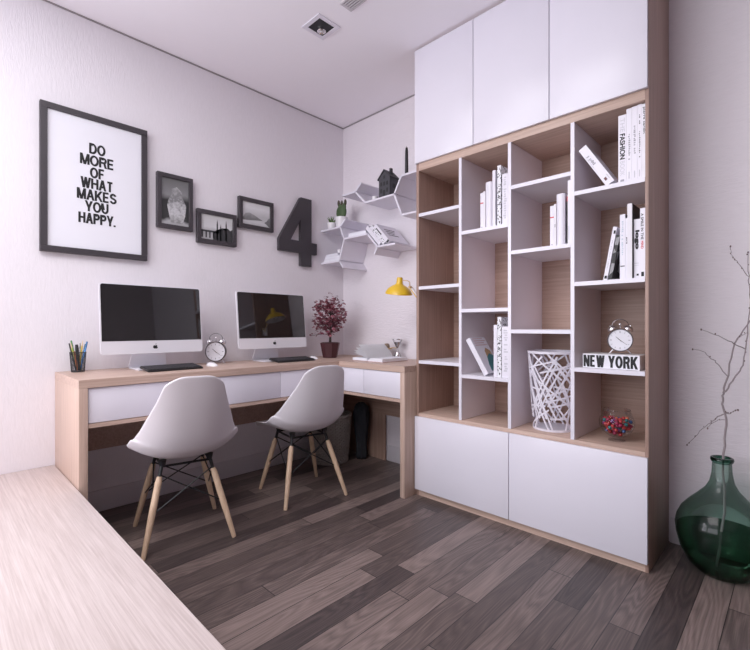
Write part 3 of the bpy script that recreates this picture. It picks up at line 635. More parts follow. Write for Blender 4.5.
# faint print on the raised page
hg = Vector((.660, -.080, DZ))
t = thing('hourglass', 'small chrome and glass hourglass behind the open book', 'hourglass', hg)
MB().lathe([(0, 0), (.030, 0), (.031, .003), (.029, .008), (0, .008)], hg, 28).build('base', chrome, t)
MB().lathe([(.029, .0085), (.0295, .012), (.006, .066), (.0045, .072), (.0065, .078), (.034, .134), (.034, .136)], hg, 28).build('glass', glass_clear, t)
MB().lathe([(0, .0095), (.0275, .0095), (.0278, .012), (.011, .050), (0, .055)], hg, 24).build('lower_sand', chrome, t)
MB().lathe([(.0035, .076), (.026, .119), (.024, .121), (0, .118)], hg, 24).build('upper_sand', chrome, t)
MB().lathe([(.0335, .136), (.036, .137), (.036, .142), (.0335, .143), (0, .143)], hg, 28).build('cap', chrome, t)
bp = Vector((.555, -.075, DZ))
t = thing('brass_ornament', 'little brass dish ornament half hidden behind the open book', 'ornament', bp)
MB().lathe([(0, 0), (.030, 0), (.030, .004), (.008, .010), (.006, .055), (.010, .062), (.038, .068), (.040, .075), (.036, .077), (0, .073)], bp, 24).build('stand', brass, t)
MB().lathe([(0, .074), (.020, .074), (.022, .085), (.018, .102), (.010, .108), (0, .108)], bp, 20).build('knob', plain('brown_knob', (.22, .15, .10), .4), t)
MB().tube([bp+Vector((.030, 0, .074)), bp+Vector((.062, .004, .079)), bp+Vector((.085, .006, .076))], [.004, .003, .004], 6).build('handle', brass, t)

# ------------------------------------------------------------------ yellow lamp, clamped to the bookcase side
lp = Vector((.866, -.300, 1.20))
t = thing('wall_lamp', 'yellow metal lamp on a thin arm fixed to the bookcase side', 'lamp', lp)
TL = Matrix.Translation(lp) @ Matrix.Scale(.94, 4) @ Matrix.Rotation(R(9), 4, 'Y') @ Matrix.Rotation(R(4), 4, 'X')
s_ = MB(); s_.lathe([(.0895, -.012), (.092, -.010), (.086, .008), (.070, .028), (.048, .044), (.030, .052), (.022, .062), (.019, .095), (.016, .102), (0, .103)], (0, 0, 0), 36, TL); sh = s_.build('shade', yellow, t, smooth=45)
SHIFT[sh.name] = lp
MB().lathe([(.0895, -.0118), (.084, .007), (.068, .026), (.046, .041), (.020, .047), (0, .047)], (0, 0, 0), 36, TL).build('lining', lampwhite, sh)
MB().ball(lp+Vector((.004, 0, .016)), .022).build('bulb', lampwhite, t)
J1 = lp+Vector((.018, .0, .070)); J2 = Vector((.938, -.300, 1.268)); J3 = Vector((.955, -.300, 1.228)); J4 = Vector((1.0605, -.300, 1.110))
a_ = MB(); a_.tube([J1, J1+Vector((.02, 0, .004)), J2], .003, 6); a_.tube([J2, J2+Vector((.016, 0, -.008)), J2+Vector((.018, 0, -.026)), J3], .003, 6); a_.build('linkage', brass, t)
MB().tube([J3+Vector((0, -.006, 0)), J4+Vector((-.012, -.006, .012))], .0028, 6).build('arm', yellow, t)
MB().tube([J3+Vector((.012, .008, .004)), J4+Vector((-.010, .008, .020))], .0028, 6).build('arm', chrome, t)
MB().cone(J3+Vector((.004, -.012, 0)), J3+Vector((.004, .014, 0)), .007, n=12).build('joint', brass, t)
MB().box(1.047, 1.0632, -.325, -.275, 1.085, 1.155, .003).build('mount', chrome, t)

# ------------------------------------------------------------------ honeycomb wall shelves
YS = -.245
def plate(parent, p, q, th=.012, tr0=0, tr1=0):
    a, b = Vector((p[0], 0, p[1])), Vector((q[0], 0, q[1])); d = (b-a); L_ = d.length; d.normalize(); n = Vector((-d.z, 0, d.x))
    a = a+d*tr0; L_ -= tr0+tr1
    m = MB(); m.prism([(0, -th/2), (L_, -th/2), (L_, th/2), (0, th/2)], a+Vector((0, YS, 0)), d, n, (0, 1, 0), -YS-.001)
    return m.build('shelf_panel', white_lac, parent, smooth=0)
t = thing('honeycomb_shelf', 'white folded honeycomb wall shelf carrying the dark model house', 'shelf', (.65, -.12, 1.85))
A_, B_, B1, C_, D_, E_, F_, G_, H_ = (.264, 1.948), (.405, 1.948), (.466, 1.998), (.504, 1.8505), (.776, 1.8505), (.838, 1.958), (1.055, 1.958), (.841, 1.7045), (1.055, 1.7045)
for p, q, i, j in ((A_, B_, 0, 0), (B_, B1, .007, 0), (B_, C_, .007, .003), (C_, D_, 0, 0), (D_, E_, .008, .003), (E_, F_, 0, 0), (D_, G_, .008, .003), (G_, H_, 0, 0)): plate(t, p, q, .012, i, j)
t = thing('honeycomb_shelf', 'white folded honeycomb wall shelf carrying the cactus pots and leaning books', 'shelf', (.35, -.12, 1.6))
Jp, K_, K1, L_p, M_p, N_p, N1, O_, Q_, R_, Q1 = (.016, 1.722), (.2395, 1.722), (.298, 1.770), (.285, 1.6285), (.5275, 1.6285), (.623, 1.528), (.5925, 1.479), (.785, 1.528), (.2316, 1.472), (.0163, 1.472), (.276, 1.415)
for p, q, i, j in ((Jp, K_, 0, 0), (K_, K1, .008, 0), (K_, L_p, .008, .003), (L_p, M_p, 0, 0), (M_p, N_p, .008, .003), (N_p, O_, 0, 0), (N_p, N1, .008, 0), (L_p, Q_, .008, .008), (R_, Q_, 0, 0), (Q_, Q1, .008, 0)): plate(t, p, q, .012, i, j)
# model house
hx0, hx1, hy0, hy1, hz = .592, .708, -.205, -.115, 1.857
t = thing('model_house', 'dark grey miniature gabled house on the honeycomb shelf', 'model house', ((hx0+hx1)/2, (hy0+hy1)/2, hz))
hw = hx1-hx0
MB().prism([(.008, 0), (hw-.008, 0), (hw-.008, .142), (hw/2, .185), (.008, .142)], (hx0, hy0, hz), (1, 0, 0), (0, 0, 1), (0, 1, 0), hy1-hy0).build('walls', slate, t, smooth=0)
rf = MB()
for sg in (1, -1):
    pr = [(0, .132), (hw/2, .190), (hw/2, .200), (0, .142)]; pr = pr if sg == 1 else [(hw-x, z) for x, z in pr]
    rf.prism(pr, (hx0, hy0-.006, hz), (1, 0, 0), (0, 0, 1), (0, 1, 0), hy1-hy0+.012)
rf.build('roof', slate_d, t, smooth=0)
MB().box(hx0+.078, hx0+.092, hy0+.03, hy0+.05, hz+.158, hz+.208).build('chimney', slate_d, t, smooth=0)
for x, z, w_, h_ in ((.022, .088, .016, .026), (.050, .088, .016, .026), (.078, .088, .016, .026), (.022, .04, .016, .028), (.078, .04, .016, .028), (.050, .135, .016, .022)):
    MB().box(hx0+x, hx0+x+w_, hy0-.0015, hy0+.0005, hz+z, hz+z+h_).build('window', slate_l, t, smooth=0)
MB().box(hx0+.047, hx0+.067, hy0-.0015, hy0+.0005, hz+.002, hz+.058).build('door', slate_l, t, smooth=0)
MB().box(hx1-.0085, hx1-.0065, hy0+.03, hy0+.055, hz+.07, hz+.10).build('window', slate_l, t, smooth=0)
cu = Vector((.548, -.190, 1.857))
t = thing('cup', 'tiny white cup beside the model house on the shelf', 'cup', cu)
MB().lathe([(0, 0), (.016, 0), (.020, .012), (.021, .036), (.018, .036), (.017, .012), (0, .006)], cu, 20).build('bowl', potw, t)
hd = MB(); hd.tube([cu+Vector((-.019-.011*math.sin(PI*k/8), 0, .020-.010*math.cos(PI*k/8))) for k in range(9)], .0022, 6); hd.build('handle', potw, t)
cn = Vector((.864, -.222, 1.9645))
t = thing('candle', 'tall black taper candle on the highest honeycomb shelf', 'candle', cn)
MB().lathe([(0, 0), (.0115, 0), (.0115, .006), (.010, .150), (.007, .172), (0, .176)], cn, 16).build('wax', black, t)
MB().lathe([(0, 0), (.017, 0), (.0175, .003), (.0122, .006), (.0122, .0)], cn, 16).build('holder', plain('candle_foot', (.03, .03, .03), .4), t)
MB().cone(cn+Vector((0, 0, .175)), cn+Vector((0, 0, .184)), .001, n=5).build('wick', black, t)
# cacti
def pot(parent, c, r, h): return MB().lathe([(0, 0), (r*.74, 0), (r*.80, h*.05), (r, h*.95), (r, h), (r*.88, h), (r*.86, h*.86), (0, h*.84)], c, 28).build('pot', potw, parent)
c = Vector((.165, -.165, 1.7285)); t = thing('potted_cactus', 'prickly cactus with lobed top in the larger white pot on the shelf', 'plant', c); pot(t, c, .048, .090)
m = MB(); m.ball(c+Vector((0, 0, .130)), .052, (1, .55, 1.05), 16, 12); m.ball(c+Vector((.030, 0, .165)), .026, (.8, .5, 1.2), 12, 8); m.ball(c+Vector((-.020, .004, .168)), .026, (.8, .5, 1.2), 12, 8); m.build('pads', cactus_m, t, smooth=60)
m = MB()
for dx, dz in ((.045, .197), (-.030, .203), (.005, .196)): m.ball(c+Vector((dx, 0, dz)), .017, (.7, .6, 1.5), 10, 8)
m.build('buds', cactus_d, t, smooth=60)
c = Vector((.073, -.185, 1.7285)); t = thing('potted_succulent', 'small green succulent in the smaller white pot on the shelf', 'plant', c); pot(t, c, .034, .058)
m = MB()
for k in range(11):
    a = k*2.4; el = .5+.09*k; d = Vector((math.cos(a)*math.cos(el), math.sin(a)*math.cos(el), math.sin(el))); m.cone(c+Vector((0, 0, .050)), c+Vector((0, 0, .054))+d*.058, .009, .001, 6)
m.build('leaves', plain('succulent_green', (.10, .17, .05), .6, noise=.3), t)

# ------------------------------------------------------------------ books
def book(label, w, h, d, mat, group=None, front=None, side=None, rounded=False, cat='book', covers=None, name='book', pages=True):
    """local: spine faces -y at y=0, x = thickness from 0..w, z up; returns the thing"""
    t = thing(name, label, cat, local=True, group=group)
    cv = MB(); cm = .0018
    cv.box(0, cm, .001, d, 0, h); cv.box(w-cm, w, .001, d, 0, h)
    if rounded:
        pts = [(w/2-w/2*math.cos(PI*k/10), -.25*w*math.sin(PI*k/10)+.004) for k in range(11)]+[(w-cm, .006), (cm, .006)]
        cv.prism(pts, (0, 0, 0), (1, 0, 0), (0, 1, 0), (0, 0, 1), h)
    else: cv.box(0, w, 0, cm, 0, h)
    cv.build('cover', mat, t, smooth=30)
    MB().box(cm, w-cm, cm+.0005, d-.004, .003, h-.003).build('pages', paper, t, smooth=0)
    if front: front(t)
    return t
def place(t, x, y, z, lean=0):
    """lean > 0 tips the top towards -x about the lower left edge, < 0 towards +x"""
    t.rotation_euler = (0, -lean, 0); t.location = (x, y, z); return t
UP, DN, XP = (0, 0, 1), (0, 0, -1), (1, 0, 0)
def spine(items):
    def f(t):
        for it in items:
            if it[0] == 'T':      # text, running down the spine
                _, s, x, z0, z1, hh, mat, bold = it
                m = write(MB(), s, (x, -.0006, (z0+z1)/2), DN, XP, abs(z1-z0), hh, bold); m.build('title', mat, t, smooth=0, recalc=False)
            elif it[0] == 'B':    # printed bar / mark
                _, x0, x1, z0, z1, mat = it; MB().box(x0, x1, -.0007, .0004, z0, z1).build('mark', mat, t, smooth=0)
            elif it[0] == 'D':    # row of small unreadable strokes
                _, x0, x1, z0, z1, mat, step = it; m = MB(); z = z0; rn = random.Random(int(z0*1e4+x0*1e5)); 
                while z < z1: 
                    l_ = step*rn.uniform(.45, .8); 
                    if z1-z0 < .05 or rn.random() < .88: m.box(x0+(x1-x0)*rn.uniform(0, .35), x1-(x1-x0)*rn.uniform(0, .35), -.0006, .0004, z, z+l_)
                    z += step
                m.build('print', mat, t, smooth=0)
    return f
YB = -.352
# top right cell
z = 1.5848+.0006; G = 'books in the top right cell of the bookcase'
place(book('white book tipped over to the left in the top right shelf cell', .036, .215, .16, white_lac, G, spine([('D', .007, .024, .115, .168, greyink, .0075), ('D', .004, .007, .105, .170, lightink, .0065), ('B', .010, .020, .022, .036, plain('spine_mark', (.14, .05, .05), .6)), ('B', .026, .030, .02, .045, lightink)])), 2.088, YB, z, R(32))
def fash(t):
    spine([('T', 'THE', .0155, .270, .212, .017, lightink, 0), ('T', 'FASHION', .0155, .205, .098, .020, ink, .0010), ('T', 'BOOK', .0155, .090, .030, .017, lightink, 0), ('B', .008, .022, .004, .014, greyink)])(t)
place(book('white book with bold fashion title, leftmost upright in the top right cell', .030, .283, .20, white_lac, G, fash), 2.1345, YB, z)
x = 2.1650
for i, (w_, h_) in enumerate(((.0196, .302), (.0190, .304), (.0160, .306))):
    fn = spine([('D', .006, w_-.005, .09+.02*(i == 1), .225-.0*i+.04*(i == 2), greyink if i != 2 else slate, .0085), ('B', w_/2-.002, w_/2+.002, .012, .040, lightink)])
    place(book(('tall white book with small grey spine print, right beside the fashion title', 'tall white book in the middle of the three matching grey-print spines', 'tall white book with darker spine print beside the cream lettered spine')[i], w_, h_, .2, white_lac, G, fn), x, YB, z); x += w_+.0006
place(book('white book with large vertical name, pressed against the top right side panel', 2.2360-x, .303, .2, paper, G, spine([('T', 'pierre cardin', .0075, .290, .182, .010, slate, .0004)])), x, YB, z)
# second right cell
z = 1.1830+.0006; G = 'books in the second cell down on the right'
th = R(-11.5)
def lean_r(t, x, th): t.rotation_euler = (0, -th, 0); return t
def place_r(t, x, y, z, ang, w):   # leans right: pivot on the lower right edge
    t.rotation_euler = (0, ang, 0); t.location = (x-w*math.cos(ang), y, z+w*math.sin(ang)); return t
place_r(book('slim white book leaning right at the left of the second right cell', .0155, .225, .17, white_lac, G, spine([('D', .005, .010, .05, .165, lightink, .006), ('B', .003, .013, .005, .018, ink), ('B', .006, .0135, .196, .210, ink)])), 2.091, YB, z, R(10), .0155)
place_r(book('dark photo-covered book leaning against the white ones', .0135, .190, .17, patterned2, G), 2.1068, YB+.004, z, R(10), .0135)
place(book('white book with pale blue spine print, centre of the second right cell', .0200, .270, .18, white_lac, G, spine([('D', .006, .014, .10, .24, plain('blue_print', (.48, .55, .64), .6), .008), ('B', .002, .018, .052, .056, ink)])), 2.1405, YB, z)
place(book('narrow white book with three small black letters on its spine', .0100, .252, .18, white_lac, G, spine([('D', .002, .008, .146, .174, ink, .0058)])), 2.1612, YB, z)
place(book('tallest book of the second right cell, pale spine and black cover', .0178, .307, .15, coverdark, G, lambda t: MB().box(-.0002, .0172, -.0008, .0006, 0, .3072).build('spine', white_brd, t, smooth=0)), 2.1718, YB-.012, z)
place(book('white book with fat black lower-case title on the second right cell', .0228, .242, .2, white_lac, G, spine([('T', 'logo', .0115, .197, .118, .019, ink, .0022), ('B', .002, .018, .060, .063, lightink), ('B', .002, .018, .052, .054, lightink), ('B', .010, .018, .010, .018, ink)])), 2.1915, YB+.003, z)
place(book('white book with black and red title, against the right side panel', .0190, .283, .2, white_lac, G, spine([('T', 'A SMILE IN THE', .0075, .262, .155, .0095, ink, .0004), ('T', 'MIND', .0075, .150, .118, .0095, red, .0004), ('B', .004, .014, .006, .024, ink)])), 2.2150, YB, z)
# cell two of column two (upper) - white spines
def white_set(x0, z, groupname, where, full=True):
    place(book('small white book with a red band, leftmost in '+where, .0172, .187, .15, white_lac, groupname, spine([('B', 0, .0172, .130, .136, red), ('B', .006, .011, .004, .010, greyink)])), x0, YB, z)
    place(book('narrow white book beside the red-banded one in '+where, .0105, .192, .15, white_brd, groupname, spine([('B', .003, .007, .085, .100, greyink)] if not full else [])), x0+.0176, YB, z)
    place(book('thick round-backed white book in '+where, .0365, .236, .15, white_lac, groupname, spine([('D', .010, .026, .165, .180, pinkish, .004)]), rounded=True), x0+.0286, YB+.004, z)
z = 1.497+.0006; G = 'books in the upper cell of the second column'
white_set(1.479, z, G, 'the upper cell of the second column')
place(book('tall plain white book left of the speckled one, upper cell of second column', .0165, .288, .18, white_lac, G), 1.5490, YB, z)
place(book('tall black-and-white speckled book in the upper cell of the second column', .0200, .306, .18, patterned, G), 1.5760, YB, z)
place(book('white faint-titled book against the divider, upper cell of the second column', .0300, .256, .18, white_lac, G, spine([('D', .006, .024, .03, .235, lightink, .012)])), 1.6035, YB, z)
z = 1.3585+.0006; G = 'books in the second cell of the third column'
white_set(1.8465, z, G, 'the second cell of the third column', False)
place(book('black book with a red top edge behind the thick white one, third column', .0075, .222, .14, coverdark, G, spine([('B', 0, .0075, .200, .222, red)])), 1.9150, YB+.02, z)
place(book('tall white book against the divider in the second cell of the third column', .0170, .288, .18, white_lac, G, spine([('B', .003, .006, .02, .08, lightink)])), 1.9270, YB, z)
# lower cell of column two
z = .7275+.0006; G = 'books in the lower cell of the second column'
place(book('tall plain white book beside the tilted one, lower cell of second column', .0190, .266, .18, white_lac, G), 1.5560, YB, z)
place(book('tall black-and-white speckled book in the lower cell of the second column', .0220, .306, .18, patterned, G), 1.5765, YB, z)
place(book('white faint-titled book against the divider, lower cell of the second column', .0400, .257, .18, white_lac, G, spine([('D', .008, .032, .03, .235, lightink, .012)])), 1.6020, YB, z)
def cover_art(t):
    w_ = .027
    for k in range(4): MB().box(w_-.0003, w_+.0006, .02, .135-.02*(k % 2), .165+k*.013, .170+k*.013).build('print', pinkish, t, smooth=0)
    MB().prism([(.05, .012), (.145, .012), (.145, .10), (.11, .115), (.075, .095), (.055, .05)], (w_-.0002, 0, 0), (0, 1, 0), (0, 0, 1), (1, 0, 0), .0008).build('picture', teal, t, smooth=0)
    MB().prism([(.075, .095), (.11, .115), (.135, .104), (.135, .13), (.10, .15), (.08, .13)], (w_-.0002, 0, 0), (0, 1, 0), (0, 0, 1), (1, 0, 0), .0009).build('picture', tan, t, smooth=0)
place(book('white picture book with teal cover art, tilted against the divider', .027, .215, .15, white_lac, G, cover_art), 1.502, YB, z, R(31.3))

# books on the honeycomb shelves
z = 1.5345; ang = R(44.0); G = 'books leaning on the honeycomb shelf'
w_ = .028
dxs = w_/math.cos(ang)
def cover_lines(t):
    for k in range(4): MB().box(w_-.0003, w_+.0006, .045, .150-.015*(k % 3), .130-k*.020, .137-k*.020).build('print', slate, t, smooth=0)
xs0 = .6345
place(book('plain white book leaning flat on the slanted panel of the honeycomb shelf', w_, .185, .20, white_lac, G), xs0, -.240, z, ang)
place(book('black and white spined book, middle of the three leaning on the honeycomb shelf', w_, .185, .20, patterned, G, spine([('B', .002, .026, .15, .18, white_lac), ('B', .003, .012, .01, .14, white_lac)])), xs0+dxs+.0006, -.240, z, ang)
place(book('white book with dark printed cover lines, outermost of the leaning three', w_, .185, .20, white_lac, G, lambda t: (cover_lines(t), spine([('B', .004, .012, .09, .16, ink), ('B', .002, .026, .004, .020, ink)])(t))), xs0+2*dxs+.0012, -.240, z, ang)
def flat_book(label, x0, x1, y0, y1, z0, h, group, rot=0, mat=white_lac):
    c = Vector(((x0+x1)/2, (y0+y1)/2, z0)); t = thing('book', label, 'book', c, rot, group, local=True)
    a, b_ = (x1-x0)/2, (y1-y0)/2
    cv = MB(); cv.box(-a, a, -b_, b_, 0, .002); cv.box(-a, a, -b_, b_, h-.002, h); cv.box(-a, -a+.002, -b_, b_, .002, h-.002); cv.build('cover', mat, t, smooth=0)
    MB().box(-a+.002, a-.004, -b_+.004, b_-.004, .002, h-.002).build('pages', paper, t, smooth=0)
    return t
flat_book('white book lying flat in the middle of the lower honeycomb shelf', .325, .500, -.238, -.09, 1.6350, .026, None, R(2))
flat_book('lowest white book of the stack on the lowest honeycomb panel', .040, .220, -.236, -.07, 1.4785, .022, 'white books stacked on the lowest panel')
flat_book('middle white book of the stack on the lowest honeycomb panel', .048, .212, -.232, -.08, 1.5010, .020, 'white books stacked on the lowest panel', R(3))
flat_book('topmost white book of the stack on the lowest honeycomb panel', .052, .200, -.226, -.09, 1.5215, .018, 'white books stacked on the lowest panel', R(-4))
sb = Vector((.172, -.190, 1.5400)); t = thing('jar', 'little white lidded jar on the stacked white books', 'jar', sb)
MB().lathe([(0, 0), (.014, 0), (.015, .003), (.015, .022), (0, .022)], sb, 16).build('body', potw, t); MB().lathe([(.016, .0222), (.016, .028), (.004, .031), (0, .033)], sb, 16).build('lid', grey_side, t)

# ------------------------------------------------------------------ lettered box, bowl of sweets, lattice basket
t = thing('lettered_box', 'white block box with black city lettering, under the alarm clock in the bookcase', 'box', (2.102, -.27, .8046))
MB().box(1.991, 2.2135, -.349, -.200, .8046, .8660, .001).build('body', plain('box_cream', (.70, .68, .68), .5), t)
MB().box(1.9915, 2.213, -.3505, -.349, .8050, .8656).build('front_face', paper, t, smooth=0)
m = MB(); grotesque(m, 'NEW YORK', (2.1005, -.3512, .8352), (1, 0, 0), (0, 0, 1), .212, .0520, .0094, .03); m.build('lettering', ink, t, smooth=0, recalc=False)
bc = Vector((2.1005, -.250, ZB+.0006))
t = thing('glass_bowl', 'footed clear glass bowl holding coloured sweets, bottom right shelf cell', 'bowl', bc)
MB().lathe([(0, 0), (.034, 0), (.034, .003), (.012, .008), (.010, .014), (.030, .020), (.056, .038), (.070, .066), (.071, .085), (.062, .112), (.053, .137)], bc, 40).build('bowl', glass_thin, t, smooth=60)
MB().tube([bc+Vector((.053*math.cos(2*PI*k/40), .053*math.sin(2*PI*k/40), .137)) for k in range(41)], .0012, 6).build('rim', glass_clear, t)
cols = {'red': (.40, .03, .035), 'crimson': (.30, .02, .07), 'blue': (.03, .09, .25), 'teal': (.02, .15, .16), 'orange': (.50, .11, .05), 'purple': (.15, .035, .18)}
base = {}; rr_ = random.Random(5); pos = []
tries = 0
while len(pos) < 84 and tries < 60000:
    tries += 1; zz = rr_.uniform(.030, .096); rmax = {0: 0}.get(0) or (.022+(.066-.022)*min(1, max(0, (zz-.024)/.040))**.6) - .0115
    a = rr_.uniform(0, 2*PI); q = rmax*math.sqrt(rr_.random()); p = Vector((q*math.cos(a), q*math.sin(a), zz))
    if all((p-o).length > .0158 for o in pos): pos.append(p)
for i, p in enumerate(sorted(pos, key=lambda v: v.z)):
    cn_ = rr_.choice(['red', 'red', 'red', 'crimson', 'crimson', 'blue', 'teal', 'orange', 'purple'])
    if cn_ not in base:
        o = MB().ball(bc+p, .0082, (1, 1, .95), 12, 8).build('sweet', plain('sweet_'+cn_, cols[cn_], .3), None, bc+p, smooth=60); base[cn_] = o
        tag(o, cn_+' round sweet in the footed glass bowl', 'sweet', cn_+' sweets in the glass bowl')
    else:
        o = base[cn_].copy(); COL.objects.link(o); o.location = bc+p
wb = Vector((1.8045, -.215, ZB+.0006))
t = thing('lattice_basket', 'tall white openwork basket of crossing strips in the bookcase', 'basket', wb)
def br(z): return .094+(.119-.094)*z/.372
rb_ = MB(); HB = .384
def ribbon(mb, a0, z0, a1, z1, w_=.0076, n=14):
    b = bmesh.new(); ring = []
    for k in range(n+1):
        u = k/n; a = a0+(a1-a0)*u; z = z0+(z1-z0)*u; dz, da = (z1-z0), (a1-a0)*.105; l_ = math.hypot(dz, da); nz, na = da/l_, -dz/l_
        vs = []
        for sgn, rr2 in ((-1, 0), (1, 0), (1, -.0035), (-1, -.0035)):
            zz = min(max(z+sgn*nz*w_/2, 0), HB); aa = a+sgn*na*w_/2/.105; r_ = br(zz)+rr2; vs.append(b.verts.new((wb.x+r_*math.cos(aa), wb.y+r_*math.sin(aa), wb.z+zz)))
        ring.append(vs)
    for p, q in zip(ring, ring[1:]):
        for k in range(4): b.faces.new((p[k], p[(k+1) % 4], q[(k+1) % 4], q[k]))
    mb.merge(b)
rn = random.Random(11)
for k in range(58):
    a0 = 2*PI*k/58+rn.uniform(-.08, .08); ln = rn.uniform(.5, 1.5)*rn.choice((-1, 1)); z0 = rn.choice((0, 0, .06, .12, .2, .25)); z1 = min(HB, z0+rn.uniform(.10, .34)); ribbon(rb_, a0, z0, a0+ln, z1)
for k in range(16): a0 = rn.uniform(0, 6.28); z0 = rn.uniform(.02, .33); ribbon(rb_, a0, z0, a0+rn.uniform(.8, 1.7), z0+rn.uniform(-.05, .05))
rb_.build('lattice', white_lac, t, smooth=0)
m = MB(); m.lathe([(br(HB)+.001, HB-.012), (br(HB)+.0015, HB), (br(HB)-.004, HB), (br(HB)-.0045, HB-.012), (br(HB)+.001, HB-.012)], wb, 48); m.build('rim', white_lac, t)
m = MB(); m.lathe([(0, 0), (.0945, 0), (.0952, .010), (.090, .010), (0, .006)], wb, 48); m.build('base', white_lac, t)

# ------------------------------------------------------------------ chairs
def chair(label):
    t = thing('shell_chair', label, 'chair', local=True, group='white shell chairs at the desk')
    # profile (forward y, z), from front lip of the seat to the top of the back
    DZC = -.050
    pr = [(.245, .412), (.235, .433), (.205, .446), (.12, .442), (.03, .432), (-.06, .428), (-.125, .440), (-.172, .480), (-.205, .540), (-.238, .620), (-.270, .700), (-.302, .785), (-.318, .828)]
    pr = [(a, b+DZC) for a, b in pr]
    hw = [.180, .203, .214, .226, .234, .240, .244, .226, .203, .176, .146, .121, .102]
    cu_ = [.00, .004, .012, .032, .056, .080, .095, .098, .085, .060, .036, .02, .01]
    NU = 20; b = bmesh.new(); G_ = []
    def samp(arr, s):
        i = min(int(s), len(arr)-2); f = s-i; return arr[i], arr[i+1], f
    for j in range(len(pr)*2-1):
        row = []
        for i in range(NU+1):
            u = -1+2*i/NU; au = abs(u)
            s = j/2
            s2 = 6+(s-6)*(1-(.17 if s > 6 else .08)*au**4.5)
            p, q, f = samp(pr, s2); y = p[0]+(q[0]-p[0])*f; z = p[1]+(q[1]-p[1])*f
            d = Vector((q[0]-p[0], q[1]-p[1])).normalized(); n = Vector((d.y, -d.x))   # towards the sitter
            if n.y < 0 and abs(n.x) < .5: n = -n
            a, c, f2 = samp(hw, s2); w_ = a+(c-a)*f2; a, c, f3 = samp(cu_, s2); k = (a+(c-a)*f3)*au**2.4
            row.append(b.verts.new((u*w_, y+n.x*k, z+n.y*k)))
        G_.append(row)
    for r0, r1 in zip(G_, G_[1:]):
        for i in range(NU): b.faces.new((r0[i], r0[i+1], r1[i+1], r1[i]))
    m = MB().merge(b); sh_ = m.build('shell', shell_m, t, smooth=180)
    md_ = sh_.modifiers.new('thick', 'SOLIDIFY'); md_.thickness = .009; md_.offset = 0
    sd = sh_.modifiers.new('smooth', 'SUBSURF'); sd.levels = 1; sd.render_levels = 2
    feet = [(.19, .19), (-.19, .19), (.19, -.19), (-.19, -.19)]
    tops = [(.105, .120), (-.105, .120), (.105, -.085), (-.105, -.085)]
    for (fx, fy), (tx, ty) in zip(feet, tops):
        f_ = Vector((fx, fy, 0)); tp = Vector((tx, ty, .355)); d = tp-f_
        lg = MB(); lg.tube([f_, f_+d*.02, f_+d*.45, f_+d*.82, f_+d*.88], [.0090, .0100, .0145, .0145, .0110], 14); l_ = lg.build('leg', beech, t, smooth=50)
        MB().tube([f_+d*.84, f_+d*.92, f_+d*1.005], [.0075, .0078, .0085], 10).build('bracket', blackmetal, l_)
    fr = MB()
    pt_ = lambda i, k: Vector((feet[i][0], feet[i][1], 0))*(1-k)+Vector((tops[i][0], tops[i][1], .355))*k
    for i, j in ((0, 1), (2, 3), (0, 2), (1, 3)):
        fr.tube([pt_(i, .90), pt_(j, .46)], .0034, 6); fr.tube([pt_(j, .90), pt_(i, .46)], .0034, 6)
    fr.tube([pt_(0, .995), pt_(1, .995)], .006, 6); fr.tube([pt_(2, .995), pt_(3, .995)], .006, 6); fr.tube([pt_(0, .995), pt_(2, .995)], .006, 6); fr.tube([pt_(1, .995), pt_(3, .995)], .006, 6)
    fr.build('wire_brace', blackmetal, t)
    for tx, ty in tops: MB().cone((tx*.97, ty*.97, .354), (tx*.97, ty*.97, .382), .012, .018, 12).build('mount', black, t)
    return t
ch = chair('white moulded shell chair with beech legs, nearest the oak platform'); ch.location = (.556, -1.519, 0); ch.rotation_euler = (0, 0, R(77.5))
dup(ch, (.555, -.816, 0), R(79), 'white moulded shell chair with beech legs, nearest the wicker basket')

# ------------------------------------------------------------------ wicker basket and bag under the desk
wk = Vector((.196, -.305, 0))
t = thing('wicker_basket', 'round grey wicker basket on the floor under the desk corner', 'basket', wk)
m = MB(); n = 26
for j in range(26):
    z = .008+j*.0125; r_ = .128+.025*z/.33; ph = (j % 2)*PI
    m.tube([wk+Vector(((r_+.0045*math.cos(n/2*a*2+ph))*math.cos(a), (r_+.0045*math.cos(n/2*a*2+ph))*math.sin(a), z)) for a in [2*PI*k/104 for k in range(105)]], .0058, 5)
m.build('weave', wicker, t)
m = MB()
for k in range(n): a = 2*PI*k/n; m.cone(wk+Vector((.128*math.cos(a), .128*math.sin(a), .002)), wk+Vector((.153*math.cos(a), .153*math.sin(a), .335)), .005, n=6)
m.build('stakes', wicker, t)
m = MB(); m.tube([wk+Vector((.154*math.cos(2*PI*k/40), .154*math.sin(2*PI*k/40), .337+.004*(k % 2))) for k in range(41)], .011, 8); m.build('rim', wicker, t)
MB().lathe([(0, 0), (.128, 0), (.128, .008), (0, .008)], wk, 32).build('base', wicker, t)
bg = Vector((.326, -.108, 0))
t = thing('cloth_bag', 'dark charcoal cloth bag slumped beside the wicker basket', 'bag', bg)
fold = lambda u, z: 1+.10*math.sin(2*PI*u*7+z*9)+.07*math.sin(2*PI*u*3-z*14)
MB().lathe([(0, 0), (.036, .002), (.042, .03), (.036, .10), (.044, .18), (.054, .26), (.056, .34), (.046, .39), (.024, .418), (.018, .405), (0, .38)], bg, 56, None, fold).build('sack', bagm, t, smooth=80)
m = MB(); m.tube([bg+Vector((.040*math.cos(a)*.9, -.035+.01*math.sin(3*a), .36+.05*math.sin(a))) for a in [PI*k/10 for k in range(11)]], .006, 6); m.build('strap', bagm, t)

